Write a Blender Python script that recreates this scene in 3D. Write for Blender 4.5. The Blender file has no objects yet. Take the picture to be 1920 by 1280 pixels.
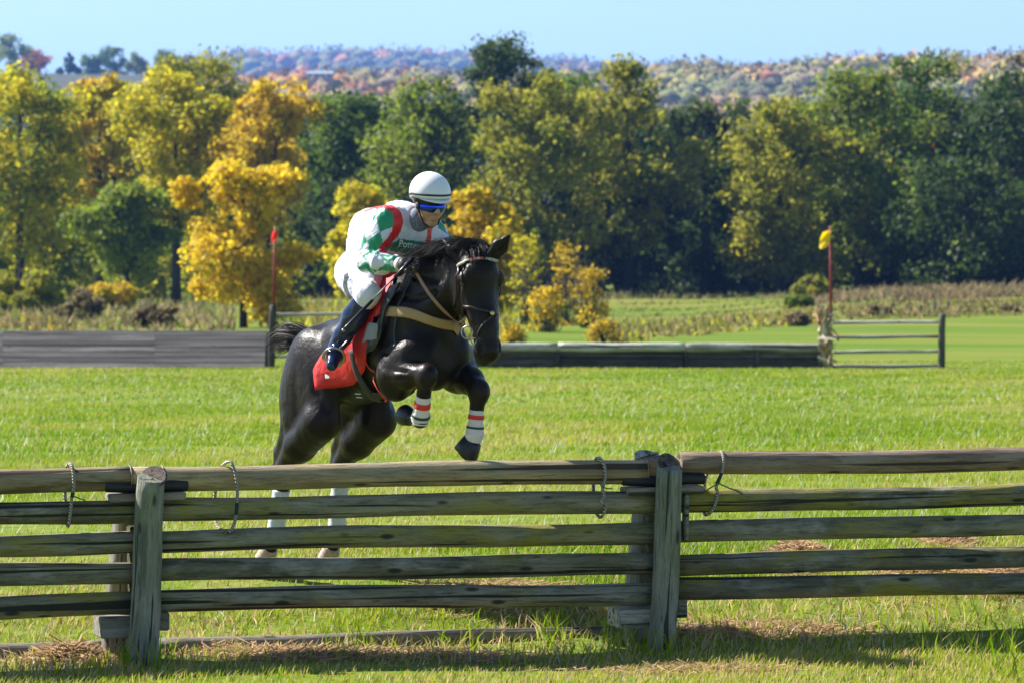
import bpy, bmesh, math, random
import numpy as np
from mathutils import Vector, Matrix, noise as mnoise
from mathutils.bvhtree import BVHTree

S = bpy.context.scene
COL = S.collection
# ------------------------------------------------------------------ camera
F = 8580.0            # focal length in pixels of a 1920 wide frame
CAMZ = 2.71
HOR = 330.0
PITCH = math.atan((640 - HOR) / F)
cam_d = bpy.data.cameras.new('camera')
cam = bpy.data.objects.new('camera', cam_d)
COL.objects.link(cam)
S.camera = cam
cam.location = (0, 0, CAMZ)
cam.rotation_euler = (math.radians(90) - PITCH, 0, 0)
cam_d.sensor_width = 36.0
cam_d.lens = F / 1920 * 36.0
cam_d.clip_start = 0.5
cam_d.clip_end = 40000
cam_d.dof.use_dof = True
cam_d.dof.focus_distance = 26.8
cam_d.dof.aperture_fstop = 7.0
# ------------------------------------------------------------------ light
SUN_EL = math.radians(41)
SUN_H = Vector((-0.875, 0.48, 0)).normalized()          # towards the sun, horizontal
sd = Vector((SUN_H.x * math.cos(SUN_EL), SUN_H.y * math.cos(SUN_EL), math.sin(SUN_EL)))
sun_d = bpy.data.lights.new('sun', 'SUN')
sun = bpy.data.objects.new('sun', sun_d)
COL.objects.link(sun)
sun.rotation_euler = (-sd).to_track_quat('-Z', 'Y').to_euler()
sun_d.energy = 5.0
sun_d.angle = math.radians(0.53)
sun_d.color = (1.0, 0.955, 0.89)
W = bpy.data.worlds.new('World')
S.world = W
W.use_nodes = True
wn = W.node_tree
sky = wn.nodes.new('ShaderNodeTexSky')
sky.sky_type = 'NISHITA'
sky.sun_disc = False
sky.sun_elevation = SUN_EL
sky.sun_rotation = math.atan2(SUN_H.x, SUN_H.y)
sky.altitude = 150
sky.air_density = 1.0
sky.dust_density = 0.25
sky.ozone_density = 1.6
bg = wn.nodes['Background']
bg.inputs[1].default_value = 0.07
_tc = wn.nodes.new('ShaderNodeTexCoord')
_sep = wn.nodes.new('ShaderNodeSeparateXYZ'); _cmb = wn.nodes.new('ShaderNodeCombineXYZ')
_mad = wn.nodes.new('ShaderNodeMath'); _mad.operation = 'MULTIPLY_ADD'; _mad.inputs[1].default_value = 0.88; _mad.inputs[2].default_value = 0.085
wn.links.new(_tc.outputs['Generated'], _sep.inputs[0])
wn.links.new(_sep.outputs['X'], _cmb.inputs[0]); wn.links.new(_sep.outputs['Y'], _cmb.inputs[1])
wn.links.new(_sep.outputs['Z'], _mad.inputs[0]); wn.links.new(_mad.outputs[0], _cmb.inputs[2])
wn.links.new(_cmb.outputs[0], sky.inputs[0])
wn.links.new(sky.outputs[0], bg.inputs[0])
S.view_settings.view_transform = 'Standard'
S.view_settings.look = 'None'
S.view_settings.exposure = 1.35
S.view_settings.gamma = 1.0
S.render.engine = 'CYCLES'
S.cycles.use_denoising = True
S.cycles.max_bounces = 6
S.cycles.diffuse_bounces = 3
S.cycles.glossy_bounces = 2
S.cycles.transmission_bounces = 3
S.cycles.transparent_max_bounces = 6
S.cycles.volume_bounces = 0
S.cycles.caustics_reflective = False
S.cycles.caustics_refractive = False

# ------------------------------------------------------------------ helpers
FWD = np.array([0, math.cos(PITCH), -math.sin(PITCH)])
UPV = np.array([0, math.sin(PITCH), math.cos(PITCH)])
CAMP = np.array([0, 0, CAMZ])

def ray(x, y):
    return FWD + np.array([1., 0, 0]) * (x - 960) / F - UPV * (y - 640) / F

def at(x, y, Y):
    """world point seen at photo pixel x, y when it stands Y metres away"""
    r = ray(x, y)
    return CAMP + r * (Y / r[1])

def srgb(r, g, b):
    def c(v):
        v /= 255.0
        return v / 12.92 if v <= 0.04045 else ((v + 0.055) / 1.055) ** 2.4
    return (c(r), c(g), c(b), 1.0)

V = lambda *a: np.array(a, float)
lerp = lambda a, b, t: a * (1 - t) + b * t

def tag(o, label=None, cat=None, group=None, kind=None):
    if label: o['label'] = label
    if cat: o['category'] = cat
    if group: o['group'] = group
    if kind: o['kind'] = kind
    return o

def empty(name, loc=(0, 0, 0), rz=0.0, label=None, cat=None, group=None):
    o = bpy.data.objects.new(name, None)
    COL.objects.link(o)
    o.location = loc
    o.rotation_euler = (0, 0, rz)
    o.empty_display_size = 0.1
    return tag(o, label, cat, group)

class MB:
    """collects raw geometry that becomes one mesh object"""
    def __init__(s):
        s.v = []; s.f = []; s.n = 0
    def add(s, v, f):
        v = np.asarray(v, float).reshape(-1, 3)
        s.v.append(v)
        s.f += [tuple(i + s.n for i in q) for q in f]
        s.n += len(v)
        return s
    def box(s, c, sx, sy, sz, M=None, bev=0.0):
        bm = bmesh.new()
        bmesh.ops.create_cube(bm, size=1.0)
        bmesh.ops.scale(bm, vec=(sx, sy, sz), verts=bm.verts)
        if bev > 0:
            bmesh.ops.bevel(bm, geom=bm.edges[:], offset=bev, segments=2, affect='EDGES')
        bm.verts.index_update()
        v = np.array([x.co[:] for x in bm.verts])
        f = [tuple(x.index for x in q.verts) for q in bm.faces]
        bm.free()
        if M is not None:
            v = v @ np.array(M.to_3x3()).T
        return s.add(v + np.asarray(c, float), f)
    def loft(s, pts, rad, n=12, cap=True, squash=None, up=None, twist=0.0, wob=0.0, seed=0):
        """tube along pts; rad scalar, list or list of (ra, rb); up fixes the frame"""
        P = np.asarray(pts, float)
        m = len(P)
        R = np.asarray(rad, float)
        if R.ndim == 0: R = np.full((m, 2), float(R))
        elif R.ndim == 1: R = np.stack([R, R], 1)
        T = np.gradient(P, axis=0)
        T /= np.linalg.norm(T, axis=1)[:, None] + 1e-12
        if up is None:
            u0 = np.array([0, 0, 1.0]) if abs(T[0][2]) < 0.9 else np.array([1.0, 0, 0])
        else:
            u0 = np.asarray(up, float)
        rng = np.random.RandomState(seed)
        rings = []
        N = None
        ang = np.arange(n) / n * 2 * math.pi + twist
        ph = rng.rand(6) * 6.28
        for i in range(m):
            if up is not None and np.asarray(up).ndim == 2: ref = np.asarray(up)[i]
            elif up is not None: ref = u0
            else: ref = u0 if N is None else N
            N = ref - T[i] * (ref @ T[i])
            N /= np.linalg.norm(N) + 1e-12
            B = np.cross(T[i], N)
            w = 1 + wob * (np.sin(ang * 2 + ph[0] + i * .7) * .5 + np.sin(ang * 3 + ph[1] - i * .45) * .5) if wob else 1.0
            rings.append(P[i] + (np.cos(ang) * R[i, 0] * w)[:, None] * N + (np.sin(ang) * R[i, 1] * w)[:, None] * B)
        f = []
        for i in range(m - 1):
            for j in range(n):
                k = (j + 1) % n
                f.append((i * n + j, i * n + k, (i + 1) * n + k, (i + 1) * n + j))
        if cap:
            f.append(tuple(range(n - 1, -1, -1)))
            f.append(tuple((m - 1) * n + j for j in range(n)))
        return s.add(np.concatenate(rings), f)
    def build(s, name, mat=None, parent=None, smooth=False, loc=None):
        me = bpy.data.meshes.new(name)
        me.from_pydata(np.concatenate(s.v).tolist() if s.v else [], [], s.f)
        if smooth:
            me.shade_smooth()
        o = bpy.data.objects.new(name, me)
        COL.objects.link(o)
        if mat: me.materials.append(mat)
        if parent: o.parent = parent
        if loc is not None: o.location = loc
        return o

def mesh_np(name, V, Q, mat=None, parent=None, smooth=True, col=None, tri=False):
    """fast mesh from numpy arrays of quads or triangles; col = per vertex colour"""
    me = bpy.data.meshes.new(name)
    k = Q.shape[1]
    me.vertices.add(len(V)); me.vertices.foreach_set('co', np.asarray(V, np.float32).ravel())
    me.loops.add(Q.size); me.loops.foreach_set('vertex_index', np.asarray(Q, np.int32).ravel())
    me.polygons.add(len(Q)); me.polygons.foreach_set('loop_start', np.arange(0, Q.size, k, dtype=np.int32))
    if smooth:
        me.polygons.foreach_set('use_smooth', np.ones(len(Q), bool))
    me.update(calc_edges=True)
    if col is not None:
        a = me.color_attributes.new('col', 'FLOAT_COLOR', 'POINT')
        c = np.ones((len(V), 4), np.float32); c[:, :3] = col[:, :3]
        a.data.foreach_set('color', c.ravel())
    if mat: me.materials.append(mat)
    o = bpy.data.objects.new(name, me)
    COL.objects.link(o)
    if parent: o.parent = parent
    return o

# ------------------------------------------------------------------ materials
class NT:
    def __init__(s, name):
        s.m = bpy.data.materials.new(name)
        s.m.use_nodes = True
        s.t = s.m.node_tree
        s.b = s.t.nodes['Principled BSDF']
        s.out = s.t.nodes['Material Output']
    def node(s, typ, **kw):
        n = s.t.nodes.new('ShaderNode' + typ)
        for k, v in kw.items():
            if k.startswith('i_'):
                n.inputs[int(k[2:]) if k[2:].isdigit() else k[2:].replace('_', ' ')].default_value = v
            else:
                setattr(n, k, v)
        return n
    def link(s, a, b): s.t.links.new(a, b)
    def ramp(s, fac, stops, interp='LINEAR'):
        r = s.node('ValToRGB')
        e = r.color_ramp.elements
        r.color_ramp.interpolation = interp
        while len(e) < len(stops): e.new(0.5)
        for x, (p, c) in zip(e, stops):
            x.position = p; x.color = c if len(c) == 4 else (*c, 1)
        s.link(fac, r.inputs[0])
        return r.outputs[0]
    def mix(s, fac, a, b, mode='MIX'):
        n = s.node('Mix', data_type='RGBA', blend_type=mode)
        for sock, v in ((n.inputs[0], fac), (n.inputs[6], a), (n.inputs[7], b)):
            if hasattr(v, 'links'): s.link(v, sock)
            else: sock.default_value = v
        return n.outputs[2]
    def coord(s, scale=(1, 1, 1), kind='Object', rot=(0, 0, 0)):
        c = s.node('TexCoord'); m = s.node('Mapping')
        m.inputs['Scale'].default_value = scale
        m.inputs['Rotation'].default_value = rot
        s.link(c.outputs[kind], m.inputs[0])
        return m.outputs[0]
    def noise(s, vec, scale, detail=4, rough=0.55, dist=0.0):
        n = s.node('TexNoise'); n.inputs['Scale'].default_value = scale
        n.inputs['Detail'].default_value = detail; n.inputs['Roughness'].default_value = rough
        n.inputs['Distortion'].default_value = dist
        if vec is not None: s.link(vec, n.inputs['Vector'])
        return n.outputs['Fac']
    def bump(s, h, strength=0.3, dist=0.01):
        n = s.node('Bump'); n.inputs['Strength'].default_value = strength; n.inputs['Distance'].default_value = dist
        s.link(h, n.inputs['Height']); s.link(n.outputs[0], s.b.inputs['Normal'])
    def base(s, c):
        if hasattr(c, 'links'): s.link(c, s.b.inputs['Base Color'])
        else: s.b.inputs['Base Color'].default_value = c
    def set(s, **kw):
        for k, v in kw.items(): s.b.inputs[k.replace('_', ' ')].default_value = v
        return s

def simple(name, c, rough=0.6, var=0.15, scale=30.0, spec=0.5, metal=0.0, bump=0.0, sheen=0.0):
    n = NT(name)
    v = n.coord()
    f = n.noise(v, scale)
    lo = tuple(x * (1 - var) for x in c[:3]) + (1,)
    hi = tuple(min(1, x * (1 + var)) for x in c[:3]) + (1,)
    n.base(n.ramp(f, [(0.3, lo), (0.7, hi)]))
    n.set(Roughness=rough, Metallic=metal)
    n.b.inputs['Specular IOR Level'].default_value = spec
    if sheen: n.b.inputs['Sheen Weight'].default_value = sheen
    if bump: n.bump(f, bump, 0.01)
    return n.m

# ------------------------------------------------------------------ implicit surfaces
class Field:
    def __init__(s, lo, hi, h):
        s.lo = np.asarray(lo, float); s.h = h
        s.shape = tuple(int(math.ceil((b - a) / h)) + 1 for a, b in zip(lo, hi))
        s.d = np.full(s.shape, 0.5, np.float32)
    def _sub(s, lo, hi):
        i0 = np.maximum(np.floor((np.asarray(lo) - s.lo) / s.h).astype(int), 0)
        i1 = np.minimum(np.ceil((np.asarray(hi) - s.lo) / s.h).astype(int) + 1, s.shape)
        if np.any(i1 <= i0): return None
        sl = tuple(slice(a, b) for a, b in zip(i0, i1))
        g = [(np.arange(a, b) * s.h + o).astype(np.float32) for a, b, o in zip(i0, i1, s.lo)]
        return sl, g[0][:, None, None], g[1][None, :, None], g[2][None, None, :]
    def _comb(s, sl, d, k, op):
        a = s.d[sl]
        if op == 'u':
            hh = np.maximum(k - np.abs(a - d), 0) / k
            s.d[sl] = np.minimum(a, d) - hh * hh * k * 0.25
        else:
            d = -d
            hh = np.maximum(k - np.abs(a - d), 0) / k
            s.d[sl] = np.maximum(a, d) + hh * hh * k * 0.25
    def cone(s, a, b, ra, rb, k=0.03, op='u', flat=None, fac=1.0):
        a = np.asarray(a, float); b = np.asarray(b, float)
        m = max(ra, rb) * max(1, fac) + k + s.h * 3
        q = s._sub(np.minimum(a, b) - m, np.maximum(a, b) + m)
        if q is None: return
        sl, X, Y, Z = q
        e = b - a
        px, py, pz = X - a[0], Y - a[1], Z - a[2]
        L = float(e @ e)
        t = np.clip((px * e[0] + py * e[1] + pz * e[2]) / L, 0, 1) if L > 1e-9 else 0.0
        px = px - t * e[0]; py = py - t * e[1]; pz = pz - t * e[2]
        if flat is not None:
            n = np.asarray(flat, float); n = n / np.linalg.norm(n)
            dn = (px * n[0] + py * n[1] + pz * n[2]) * (1 / fac - 1)
            px = px + dn * n[0]; py = py + dn * n[1]; pz = pz + dn * n[2]
        d = np.sqrt(px * px + py * py + pz * pz) - (ra + t * (rb - ra))
        s._comb(sl, d, k, op)
    def path(s, pts, rad, k=0.03, op='u', flat=None, fac=1.0):
        for i in range(len(pts) - 1):
            s.cone(pts[i], pts[i + 1], rad[i], rad[i + 1], k, op, flat, fac)
    def ell(s, c, r, k=0.03, R=None, op='u'):
        c = np.asarray(c, float); r = np.asarray(r, float)
        m = r.max() + k + s.h * 3
        q = s._sub(c - m, c + m)
        if q is None: return
        sl, X, Y, Z = q
        px, py, pz = X - c[0], Y - c[1], Z - c[2]
        if R is not None:
            R = np.asarray(R, float)      # columns are the axes
            px, py, pz = (px * R[0, i] + py * R[1, i] + pz * R[2, i] for i in range(3))
        k0 = np.sqrt((px / r[0]) ** 2 + (py / r[1]) ** 2 + (pz / r[2]) ** 2) + 1e-6
        k1 = np.sqrt((px / r[0] ** 2) ** 2 + (py / r[1] ** 2) ** 2 + (pz / r[2] ** 2) ** 2) + 1e-6
        s._comb(sl, k0 * (k0 - 1) / k1, k, op)
    def sample(s, P):
        q = np.clip((P - s.lo) / s.h, 0, np.array(s.shape) - 1.001)
        i = q.astype(int); f = q - i
        out = 0
        for dx in (0, 1):
            for dy in (0, 1):
                for dz in (0, 1):
                    w = (f[:, 0] if dx else 1 - f[:, 0]) * (f[:, 1] if dy else 1 - f[:, 1]) * (f[:, 2] if dz else 1 - f[:, 2])
                    out = out + w * s.d[i[:, 0] + dx, i[:, 1] + dy, i[:, 2] + dz]
        return out
    def mesh(s):
        d = s.d
        ins = d < 0
        nx, ny, nz = d.shape
        cells = np.zeros((nx - 1, ny - 1, nz - 1), np.uint8)
        for dx in (0, 1):
            for dy in (0, 1):
                for dz in (0, 1):
                    cells += ins[dx:nx - 1 + dx, dy:ny - 1 + dy, dz:nz - 1 + dz]
        ci = np.argwhere((cells > 0) & (cells < 8))
        acc = np.zeros((len(ci), 3)); cnt = np.zeros(len(ci))
        cor = [(x, y, z) for x in (0, 1) for y in (0, 1) for z in (0, 1)]
        vals = {c: d[ci[:, 0] + c[0], ci[:, 1] + c[1], ci[:, 2] + c[2]] for c in cor}
        for a in cor:
            for ax in range(3):
                if a[ax]: continue
                b = list(a); b[ax] = 1; b = tuple(b)
                va, vb = vals[a], vals[b]
                m = (va < 0) != (vb < 0)
                t = np.where(m, va / np.where(m, va - vb, 1), 0)
                p = np.zeros((len(ci), 3)); p[:] = a
                p[:, ax] = t
                acc[m] += p[m]; cnt[m] += 1
        V = s.lo + (ci + acc / cnt[:, None]) * s.h
        idx = -np.ones(cells.shape, np.int64)
        idx[ci[:, 0], ci[:, 1], ci[:, 2]] = np.arange(len(ci))
        Q = []
        for ax in range(3):
            sl0 = [slice(None)] * 3; sl1 = [slice(None)] * 3
            sl0[ax] = slice(0, -1); sl1[ax] = slice(1, None)
            a, b = ins[tuple(sl0)], ins[tuple(sl1)]
            e = np.argwhere(a != b)
            o1, o2 = [i for i in range(3) if i != ax]
            e = e[(e[:, o1] > 0) & (e[:, o2] > 0) & (e[:, o1] < d.shape[o1] - 1) & (e[:, o2] < d.shape[o2] - 1)]
            fl = a[e[:, 0], e[:, 1], e[:, 2]]
            def g(da, db):
                q = e.copy(); q[:, o1] -= da; q[:, o2] -= db
                return idx[q[:, 0], q[:, 1], q[:, 2]]
            quad = np.stack([g(0, 0), g(1, 0), g(1, 1), g(0, 1)], 1)
            if ax == 1: fl = ~fl
            quad[~fl] = quad[~fl][:, ::-1]
            Q.append(quad[:, ::-1] if False else quad)
        return V, np.concatenate(Q)

def fbm(P, sc, seed=0):
    """cheap smooth pseudo noise on points, about -1..1"""
    r = np.random.RandomState(seed)
    o = np.zeros(len(P))
    a = 1.0
    for k in range(3):
        for _ in range(3):
            w = r.randn(3) * sc * (1.9 ** k)
            o += a * np.sin(P @ w + r.rand() * 6.28) / 3
        a *= 0.55
    return o

def seg_dist(P, a, b):
    e = b - a; t = np.clip((P - a) @ e / (e @ e), 0, 1)
    return np.linalg.norm(P - a - t[:, None] * e, axis=1), t
# ================================================================== ground
_PY = np.array([-60, 10, 25.2, 26.2, 26.9, 27.6, 28.3, 30, 34, 40, 50, 60, 80, 114, 160, 220, 300, 350, 450, 700, 1200, 12000.])
_PZ = np.array([-.5, 0, 0, .02, .11, .22, .29, .33, .25, .10, -.22, -.55, -1.15, -2.07, -3.07, -4.2, -5.5, -6.35, -8.0, -11, -14, -16])
def sstep(a, b, x):
    t = np.clip((x - a) / (b - a), 0, 1); return t * t * (3 - 2 * t)
def gz(X, Y):
    X = np.asarray(X, float); Y = np.asarray(Y, float)
    z = np.interp(Y, _PY, _PZ)
    z = z + sstep(10, 30, X * 300 / np.maximum(Y, 50)) * 1.15 * sstep(150, 280, Y) * (1 - sstep(420, 700, Y))
    z = z + 0.25 * np.sin(X * .11 + 1.3) * np.sin(Y * .045) * sstep(120, 200, Y)
    z = z + 0.018 * np.sin(X * 1.7 + Y * .9) * np.sin(Y * 1.3 - X * .4) * (1 - sstep(60, 90, Y))
    return z

def grass_mat(name, stops, sc):
    n = NT(name)
    co = n.coord((1, 1, 1))
    a = n.noise(co, sc, 6, 0.62); b = n.noise(co, sc * 9, 5, 0.7)
    m = n.node('Math', operation='MULTIPLY_ADD', i_1=0.55, i_2=-0.27); n.link(b, m.inputs[0])
    s_ = n.node('Math', operation='ADD'); n.link(a, s_.inputs[0]); n.link(m.outputs[0], s_.inputs[1])
    n.base(n.ramp(s_.outputs[0], stops)); n.set(Roughness=0.9)
    n.b.inputs['Specular IOR Level'].default_value = 0.15
    n.bump(b, 0.6, 0.05)
    return n
M_ground = NT('meadow_ground')
_co = M_ground.coord()
_a = M_ground.noise(_co, 0.22, 6, 0.65); _b = M_ground.noise(_co, 3.0, 5, 0.7)
_near = M_ground.ramp(_b, [(0.30, (0.075, 0.125, 0.010)), (0.52, (0.13, 0.18, 0.016)), (0.72, (0.24, 0.20, 0.07))])
_bn = M_ground.noise(M_ground.coord((.10, .38, 1)), .5, 6, .6, .4)
_far = M_ground.ramp(_bn, [(0.34, (0.072, 0.135, 0.006)), (0.48, (0.105, 0.160, 0.009)), (0.57, (0.15, 0.165, 0.02)), (0.68, (0.22, 0.165, 0.065))])
_sx = M_ground.node('SeparateXYZ'); M_ground.link(_co, _sx.inputs[0])
_mr = M_ground.node('MapRange', i_1=60.0, i_2=135.0); M_ground.link(_sx.outputs['Y'], _mr.inputs[0])
M_ground.base(M_ground.mix(_mr.outputs[0], _near, _far)); M_ground.set(Roughness=0.95)
M_ground.b.inputs['Specular IOR Level'].default_value = 0.1
M_ground.bump(_b, 0.5, 0.05)
M_ground = M_ground.m

ys = np.concatenate([np.linspace(-40, 20, 13), np.arange(20.5, 36, 0.4), np.arange(36, 80, 1.2), np.geomspace(80, 700, 70), np.geomspace(760, 12000, 24)])
nx = 81
us = np.linspace(-1, 1, nx); us = np.sign(us) * np.abs(us) ** 1.5
X = us[None, :] * (14 + 0.45 * np.maximum(ys, 0))[:, None]; Yg = np.repeat(ys[:, None], nx, 1)
Zg = gz(X, Yg)
Vg = np.stack([X.ravel(), Yg.ravel(), Zg.ravel()], 1)
ii, jj = np.meshgrid(np.arange(len(ys) - 1), np.arange(nx - 1), indexing='ij')
q0 = (ii * nx + jj).ravel()
ground = mesh_np('ground', Vg, np.stack([q0, q0 + 1, q0 + nx + 1, q0 + nx], 1), M_ground, None, True)
tag(ground, kind='structure')

# ---- grass blades
M_blade = NT('grass_blade')
_at = M_blade.node('Attribute', attribute_name='col')
M_blade.base(_at.outputs['Color']); M_blade.set(Roughness=0.45)
M_blade.b.inputs['Specular IOR Level'].default_value = 0.07
_tr = M_blade.node('BsdfTranslucent'); M_blade.link(_at.outputs['Color'], _tr.inputs[0])
_mx = M_blade.node('MixShader'); _mx.inputs[0].default_value = 0.45
M_blade.link(M_blade.b.outputs[0], _mx.inputs[1]); M_blade.link(_tr.outputs[0], _mx.inputs[2]); M_blade.link(_mx.outputs[0], M_blade.out.inputs[0])
M_blade = M_blade.m

def blades(X, Y, h, w, lean, rng, colr, seg=2, z0=None):
    """h, w arrays; lean (n, 2) tip offset; returns verts, tris, cols"""
    n = len(X)
    Z = gz(X, Y) - 0.01 if z0 is None else z0
    a = rng.rand(n) * math.pi
    sx_, sy_ = np.cos(a) * w * .5, np.sin(a) * w * .35
    b0 = np.stack([X - sx_, Y - sy_, Z], 1); b1 = np.stack([X + sx_, Y + sy_, Z], 1)
    tip = np.stack([X + lean[:, 0], Y + lean[:, 1], Z + h], 1)
    if seg == 1:
        Vv = np.stack([b0, b1, tip], 1).reshape(-1, 3)
        T = np.arange(3 * n).reshape(-1, 3)
        return Vv, T, np.repeat(colr, 3, 0)
    md = np.stack([X + lean[:, 0] * .35, Y + lean[:, 1] * .35, Z + h * .62], 1)
    o = np.stack([sx_ * .8, sy_ * .8, 0 * sx_], 1)
    Vv = np.stack([b0, b1, md - o, md + o, tip], 1).reshape(-1, 3)
    k = np.arange(n)[:, None] * 5
    T = np.concatenate([k + [0, 1, 3], k + [0, 3, 2], k + [2, 3, 4]], 0)
    return Vv, T, np.repeat(colr, 5, 0)

G1 = np.array([0.155, 0.275, 0.007]); G2 = np.array([0.290, 0.365, 0.014]); G3 = np.array([0.40, 0.39, 0.060]); STRAW = np.array([0.50, 0.37, 0.19]); PALE = np.array([0.55, 0.56, 0.46])  # PALE paints the sun's glint on dry blades as a whitish colour
def pick(n, rng, t, straw=0.1, pale=0.02):
    """t 0..1 dryness; returns colours"""
    r = np.clip(t + rng.randn(n) * .28, 0, 1)[:, None]
    c = np.where(r < .5, G1 + (G2 - G1) * r * 2, G2 + (G3 - G2) * (r - .5) * 2)
    u = rng.rand(n)
    c[u < straw] = STRAW * (0.7 + .6 * rng.rand((u < straw).sum(), 1))
    c[u > 1 - pale] = PALE * (0.8 + .4 * rng.rand((u > 1 - pale).sum(), 1))
    return c
rng = np.random.RandomState(11)
parts = []
def zone(y0, y1, dens, hh, ww, seg, pale, straw, seed, leanf=0.6):
    rng = np.random.RandomState(seed)
    ar = (y1 - y0) * (y0 + y1) * 0.135 + (y1 - y0) * 3.2
    n = int(ar * dens)
    Y = y0 + (y1 - y0) * rng.rand(n) ** 0.95
    X = (rng.rand(n) * 2 - 1) * (Y * 0.135 + 1.6)
    P = np.stack([X, Y, 0 * X], 1)
    cl = fbm(P, 1.1, 21) * .5 + fbm(P, 3.5, 22) * .5                  # tufts
    dry = fbm(P * V(1, .45, 1), 0.9, 23) * .8 + .7 * fbm(P * V(1, .3, 1), 0.35, 29)
    keep = rng.rand(n) < 0.55 + 0.55 * cl
    foff = (X * -math.sin(math.radians(15)) + (Y - 26.0) * math.cos(math.radians(15)))      # worn strip along the fence
    keep &= (rng.rand(n) < .42) | (foff > .55) | (foff < -.75)
    dry = dry + 1.1 * ((foff < .6) & (foff > -.8))
    dry = dry + .45 * (Y < 25.7)
    X, Y, cl, dry = X[keep], Y[keep], cl[keep], dry[keep]; n = len(X)
    h = hh * (0.55 + 0.6 * rng.rand(n)) * (1 + 0.45 * np.clip(cl, -1, 1))
    lean = rng.randn(n, 2) * h[:, None] * leanf * .55 + np.array([0.25, 0.05]) * h[:, None]
    c = pick(n, rng, np.clip(.34 + .6 * dry, 0, 1), straw * (1 + 1.2 * np.clip(dry, -.8, 1)).mean(), pale)
    dm = rng.rand(n) < straw * np.clip(dry * 3.0, 0, 4)
    c[dm] = STRAW * (.8 + .5 * rng.rand(dm.sum(), 1))
    return blades(X, Y, h, ww * (.6 + .8 * rng.rand(n)), lean, rng, c, seg)
parts.append(zone(23.6, 30, 3300, 0.062, 0.0075, 2, 0.012, 0.09, 1))
parts.append(zone(30, 46, 1200, 0.052, 0.010, 1, 0.015, 0.075, 2))
parts.append(zone(46, 74, 380, 0.06, 0.017, 1, 0.015, 0.075, 3))
parts.append(zone(74, 124, 100, 0.06, 0.035, 1, 0.015, 0.075, 4))
# lone seed stalks, the glint of the sun put into their pale colour
rs = np.random.RandomState(77)
n = 2200
Y = 29 + 70 * rs.rand(n) ** 1.6; Xs = (rs.rand(n) * 2 - 1) * (Y * .1119 + 1)
hs = (0.07 + .07 * rs.rand(n)); ls = rs.randn(n, 2) * .05 + np.array([.05, 0])
parts.append(blades(Xs, Y, hs, 0.004 + Y * .00016, ls * .6, rs, np.tile(np.array([.62, .64, .50]), (n, 1)), 1))
def join(parts):
    V_, T_, C_ = [], [], []; o = 0
    for v, t, c in parts:
        V_.append(v); T_.append(t + o); C_.append(c); o += len(v)
    return np.concatenate(V_), np.concatenate(T_), np.concatenate(C_)
gv, gt, gc = join(parts)
gr = mesh_np('grass', gv, gt, M_blade, None, False, gc)
tag(gr, 'short bright green grass with scattered pale stalks across the meadow', 'grass', kind='stuff')
# ================================================================== near timber fence
FY = math.radians(15)
FD = np.array([math.cos(FY), math.sin(FY), 0]); FN = np.array([-math.sin(FY), math.cos(FY), 0])
FP = np.array([0, 26.0, 0])
def fp(x, y, off=0.0):
    """point of the fence plane (moved off metres behind it) under photo pixel x, y"""
    r = ray(x, y)
    t = ((FP + FN * off - CAMP) @ FN) / (r @ FN)
    return CAMP + r * t

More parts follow.
